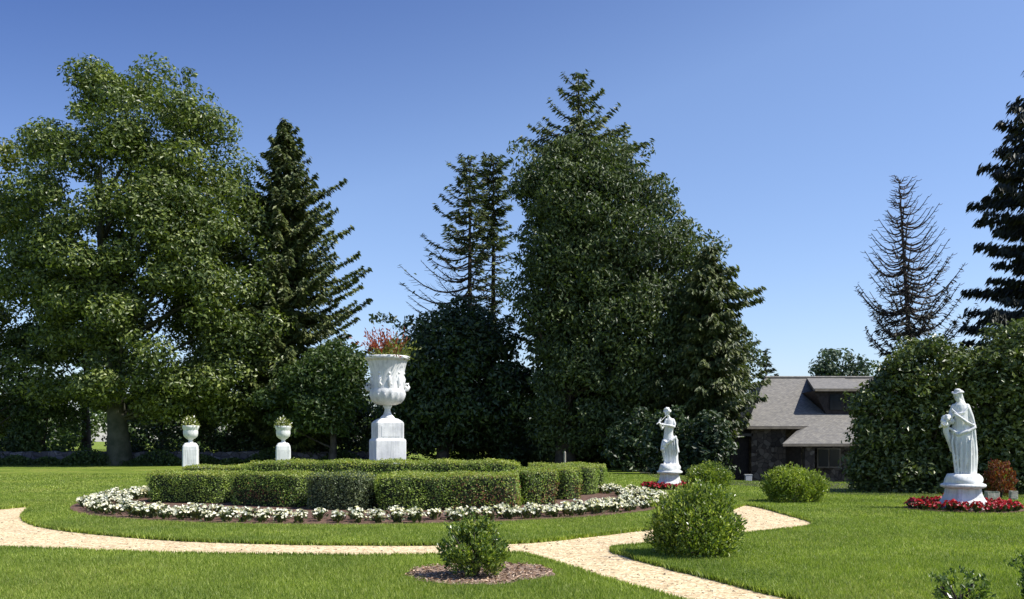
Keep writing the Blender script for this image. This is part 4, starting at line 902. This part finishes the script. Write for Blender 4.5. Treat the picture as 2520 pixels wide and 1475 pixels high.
# far wood
g = Geo(); C = []
for k in range(650):
    x = R.uniform(-110, 120); y = R.uniform(125, 160); hgt = R.uniform(6, 11.5); m = 90; d = rand_dirs(m); 
    zc = R.uniform(.1, 1)*hgt
    C.append(np.array([x, y, zc])+d*np.array([2.4, 2.4, 1.7])*R.uniform(.3, 1, m)[:, None]**.5)
C = np.concatenate(C); n = len(C); C = C[C[:, 2] > 0]; n = len(C)
leaf_quads(g, C, R.normal(size=(n, 3)), R.normal(size=(n, 3))+np.array([0, 0, 1]), .85, .5)
tag(g.build('far_wood', M['leaf_mid']), 'far-off wood seen through gaps under the trees', 'wood', kind='stuff')

# ------------------------------------------------------------ low stone wall at the back left
g = Geo(); x0, x1, Y = WX(-300, 59.8), WX(990, 59.8), 59.8; n = 90
xs = np.linspace(x0, x1, n); top = .85+.05*R.normal(size=n); V = []
for i_, x in enumerate(xs):
    V += [(x, Y-.25, -.05), (x, Y-.22, top[i_]-.04), (x, Y-.1, top[i_]), (x, Y+.2, top[i_]), (x, Y+.25, -.05)]
Fs = []
for i_ in range(n-1):
    for j_ in range(4): a = i_*5+j_; Fs.append([a, a+5, a+6, a+1])
V = np.array(V); V[:, 1] += R.normal(0, .03, len(V)); g.add(V, Fs, 0)
g.add(V[:5], [[0, 1, 2, 3, 4]]); g.add(V[-5:], [[4, 3, 2, 1, 0]])
O = (float((x0+x1)/2), Y, 0); tag(g.build('stone_wall', M['wallstone'], origin=O), 'low grey stone wall in the shade behind the small urns', 'wall')

g = Geo(); n = 26000; qx_ = R.uniform(-200, 1500, n); yy = R.uniform(58.2, 59.3, n)-sstep(1000, 1500, qx_)*4; hh = R.uniform(0, 1, n)**1.6*(.25+.75*np.abs(np.sin(qx_*.021)*np.sin(qx_*.0137+2)))*1.1
C = np.c_[(qx_*S-512)/F*yy, yy, .03+hh]; leaf_quads(g, C, R.normal(size=(n, 3))+np.array([0, 0, .5]), R.normal(size=(n, 3))+np.array([0, -.5, .8]), .2*R.uniform(.6, 1.2, n), .1)
tag(g.build('ground_cover', M['leaf_mid']), 'low shaded ground cover along the foot of the trees', 'ground cover', kind='stuff')

# ------------------------------------------------------------ house
def house():
    HX = WX(1975, 50); root = empty('stone_house', (HX, 52, -.8), 'low stone house with a broad grey shingled roof at right', 'house'); O = np.array(root.location)
    sl = (5.27-2.35)/5
    def P(qx, Y): return np.array([WX(qx, Y), Y, 2.35+(Y-50)*sl])
    # main roof
    g = Geo(); th = .16
    def slab(pts, t=th):
        pts = np.array(pts); n = len(pts); v = np.r_[pts, pts-np.array([0, 0, t])]
        f = [list(range(n)), list(range(2*n-1, n-1, -1))]+[[i_, i_+n, (i_+1) % n+n, (i_+1) % n] for i_ in range(n)]
        g.add(v, [x[::-1] for x in f[:1]]+[f[1][::-1]]+f[2:]) if False else g.add(v, f)
    rl, rr_ = WX(1883, 55), WX(2400, 55); zr = 5.27
    el, er = WX(1838, 50), WX(2420, 50)
    slab([(el, 50, 2.35), (WX(1990, 50), 50, 2.35), (WX(1990, 50)+.05, 50, 2.35), (er, 50, 2.35), (rr_, 55, zr), (rl, 55, zr)])
    slab([(rl, 55.01, zr+.001), (rr_, 55.01, zr+.001), (er, 60, 2.35), (el, 60, 2.35)])
    slab([(el-.01, 50.02, 2.34), (rl-.01, 55, zr-.005), (el-.01, 59.98, 2.34)])
    # lower sweep of the roof over the entrance
    zl = 2.35-1.6*sl
    slab([(WX(1926, 48.4), 48.4, zl), (WX(2140, 48.4), 48.4, zl), (WX(2140, 50), 49.995, 2.348), (WX(1988, 50), 49.995, 2.348)], .15)
    slab([(WX(1926, 48.4)-.01, 48.42, zl-.01), (WX(1988, 50)-.01, 49.99, 2.34), (WX(1988, 50)-.6, 49.99, 2.1)], .08)
    # dormer roof
    dl, dr = WX(2006, 51), WX(2140, 51)
    slab([(dl-.1, 50.9, 4.42), (dr, 50.9, 4.42), (dr, 54.9, 5.25), (WX(1990, 54.6), 54.9, 5.25)], .14)
    roof = g.build('roof', M['shingle'], root, origin=O)
    g = Geo(); tube(g, [(rl, 55, zr+.02), (rr_, 55, zr+.02)], .09, 8); g.build('ridge_cap', M['shingle'], roof, origin=(0, 0, 0)) if False else g.build('ridge_cap', M['shingle'], roof, origin=O)
    # walls
    g = Geo(); xa, xb = WX(1848, 50.6), WX(1932, 50.6); box(g, ((xa+xb)/2, 51.2, .65), (xb-xa, 1.4, 3.1))
    xc, xd = WX(1932, 51.9), er-.5; box(g, ((xc+xd)/2+.002, 56, .72), (xd-xc, 7.6, 3.0))
    g.build('wall', M['fieldstone'], root, origin=O)
    g = Geo(); xe = WX(1772, 50.8); box(g, ((xe+xa)/2-.02, 54.5, .45), (xa-xe, 7., 2.6)); 
    for q in np.linspace(xe+.2, xa-.2, 12): box(g, (q, 50.985, .45), (.05, .03, 2.55))
    g.build('timber_wing', M['dark_wood'], root, origin=O)
    g = Geo(); slab([(xe-.4, 50.5, 1.95), (xa+.1, 50.5, 1.95), (xa+.1, 58.5, 3.6), (xe-.4, 58.5, 3.6)], .14); g.build('side_roof', M['shingle'], root, origin=O)
    # dormer face
    g = Geo(); v = np.array([(dl, 51.15, 4.3), (dr-.2, 51.15, 4.3), (dr-.2, 51.15, 3.0), (WX(2036, 51), 51.15, 3.0)]); v2 = v+np.array([0, 2.5, 0])
    g.add(np.r_[v, v2], [[0, 3, 2, 1], [0, 4, 7, 3], [1, 2, 6, 5], [0, 1, 5, 4], [3, 7, 6, 2], [4, 5, 6, 7]])
    dm = g.build('dormer', M['dark_wood'], root, origin=O)
    for k_ in range(3):
        g = Geo(); xw = WX(2058, 51)+k_*.85; box(g, (xw, 51.12, 3.68), (.62, .05, .85)); g.build('window_pane', M['glass'], dm, origin=O)
    g = Geo(); box(g, ((el+WX(1990, 50))/2, 49.96, 2.26), (WX(1990, 50)-el, .07, .13)); box(g, ((WX(1926, 48.4)+WX(2140, 48.4))/2, 48.36, zl-.085), (WX(2140, 48.4)-WX(1926, 48.4), .07, .12)); box(g, ((dl+dr)/2-.05, 50.86, 4.33), (dr-dl, .07, .12))
    g.build('fascia_board', M['fascia'], root, origin=O)
    # entrance door, window, pillar, fascia
    g = Geo(); xq = WX(1950, 51.8); box(g, (xq, 51.83, .2), (.95, .1, 2.0)); dr_ = g.build('door', M['dark_wood'], root, origin=O)
    g = Geo(); ell(g, (xq+.36, 51.75, .15), (.04, .04, .04)); g.build('handle', M['box_paint'], dr_, origin=O)
    g = Geo(); box(g, (WX(1992, 48.7), 48.9, .3), (.5, .5, 2.1)); g.build('pillar', M['fieldstone'], root, origin=O)
    g = Geo(); xw = WX(2040, 51.8); box(g, (xw, 51.84, .6), (1.3, .08, 1.1)); wn = g.build('window', M['fascia'], root, origin=O)
    g = Geo(); box(g, (xw-.31, 51.79, .6), (.54, .03, .95)); box(g, (xw+.31, 51.79, .6), (.54, .03, .95)); g.build('window_pane', M['glass'], wn, origin=O)
    g = Geo(); box(g, (WX(1956, 51.6), 51.7, 1.35), (1.5, .16, .12)); g.build('lintel', M['bench'], root, origin=O)
house()
xb_ = WX(1841, 49); g = Geo(); box(g, (0, 0, .28), (.36, .22, .5)); box(g, (0, 0, .55), (.4, .26, .04)); box(g, (0, -.115, .3), (.28, .02, .36))
tag(g.build('utility_box', M['box_paint'], origin=(xb_, 49., -.78), local=True), 'small pale utility box at the foot of the house wall', 'utility box')
# short post by the trees
g = Geo(); lathe(g, [(.06, 0), (.055, .9), (.05, .98), (.02, 1.02)], 10)
px_ = WX(1390, 48); tag(g.build('marker_post', M['bench'], origin=(px_, 48, 0), local=True), 'short pale post standing before the trunk of the huge tree', 'post')
# pale blocks and rust coloured shrub behind the robed statue
for qx_, wd, lab in ((2441, .34, 'wider pale stone block just right of the robed statue plinth'), (2494, .2, 'narrower pale stone block near the right edge, beyond the red flowers')):
    g = Geo(); sqlathe(g, [(wd*.5, 0), (wd*.51, .05), (wd*.5, .2), (wd*.47, .235)], ch=.02); v_ = g.v[0]; v_[:, 1] *= .55; v_ += R.normal(0, .006, v_.shape)
    X_ = WX(qx_, 24.9); o = g.build('stone_block', M['bench'], origin=(X_, 24.9, 0), local=True); tag(o, lab, 'stone block', 'pale stone blocks by the robed statue')
bush(WX(2462, 25.5), 25.55, .44, .34, 1.1, 2600, .085, [M['rust_leaf'], M['planter_leaf']], 'rust-red leafy shrub behind the pale stone blocks at right', .15, 60, None, cat='shrub')
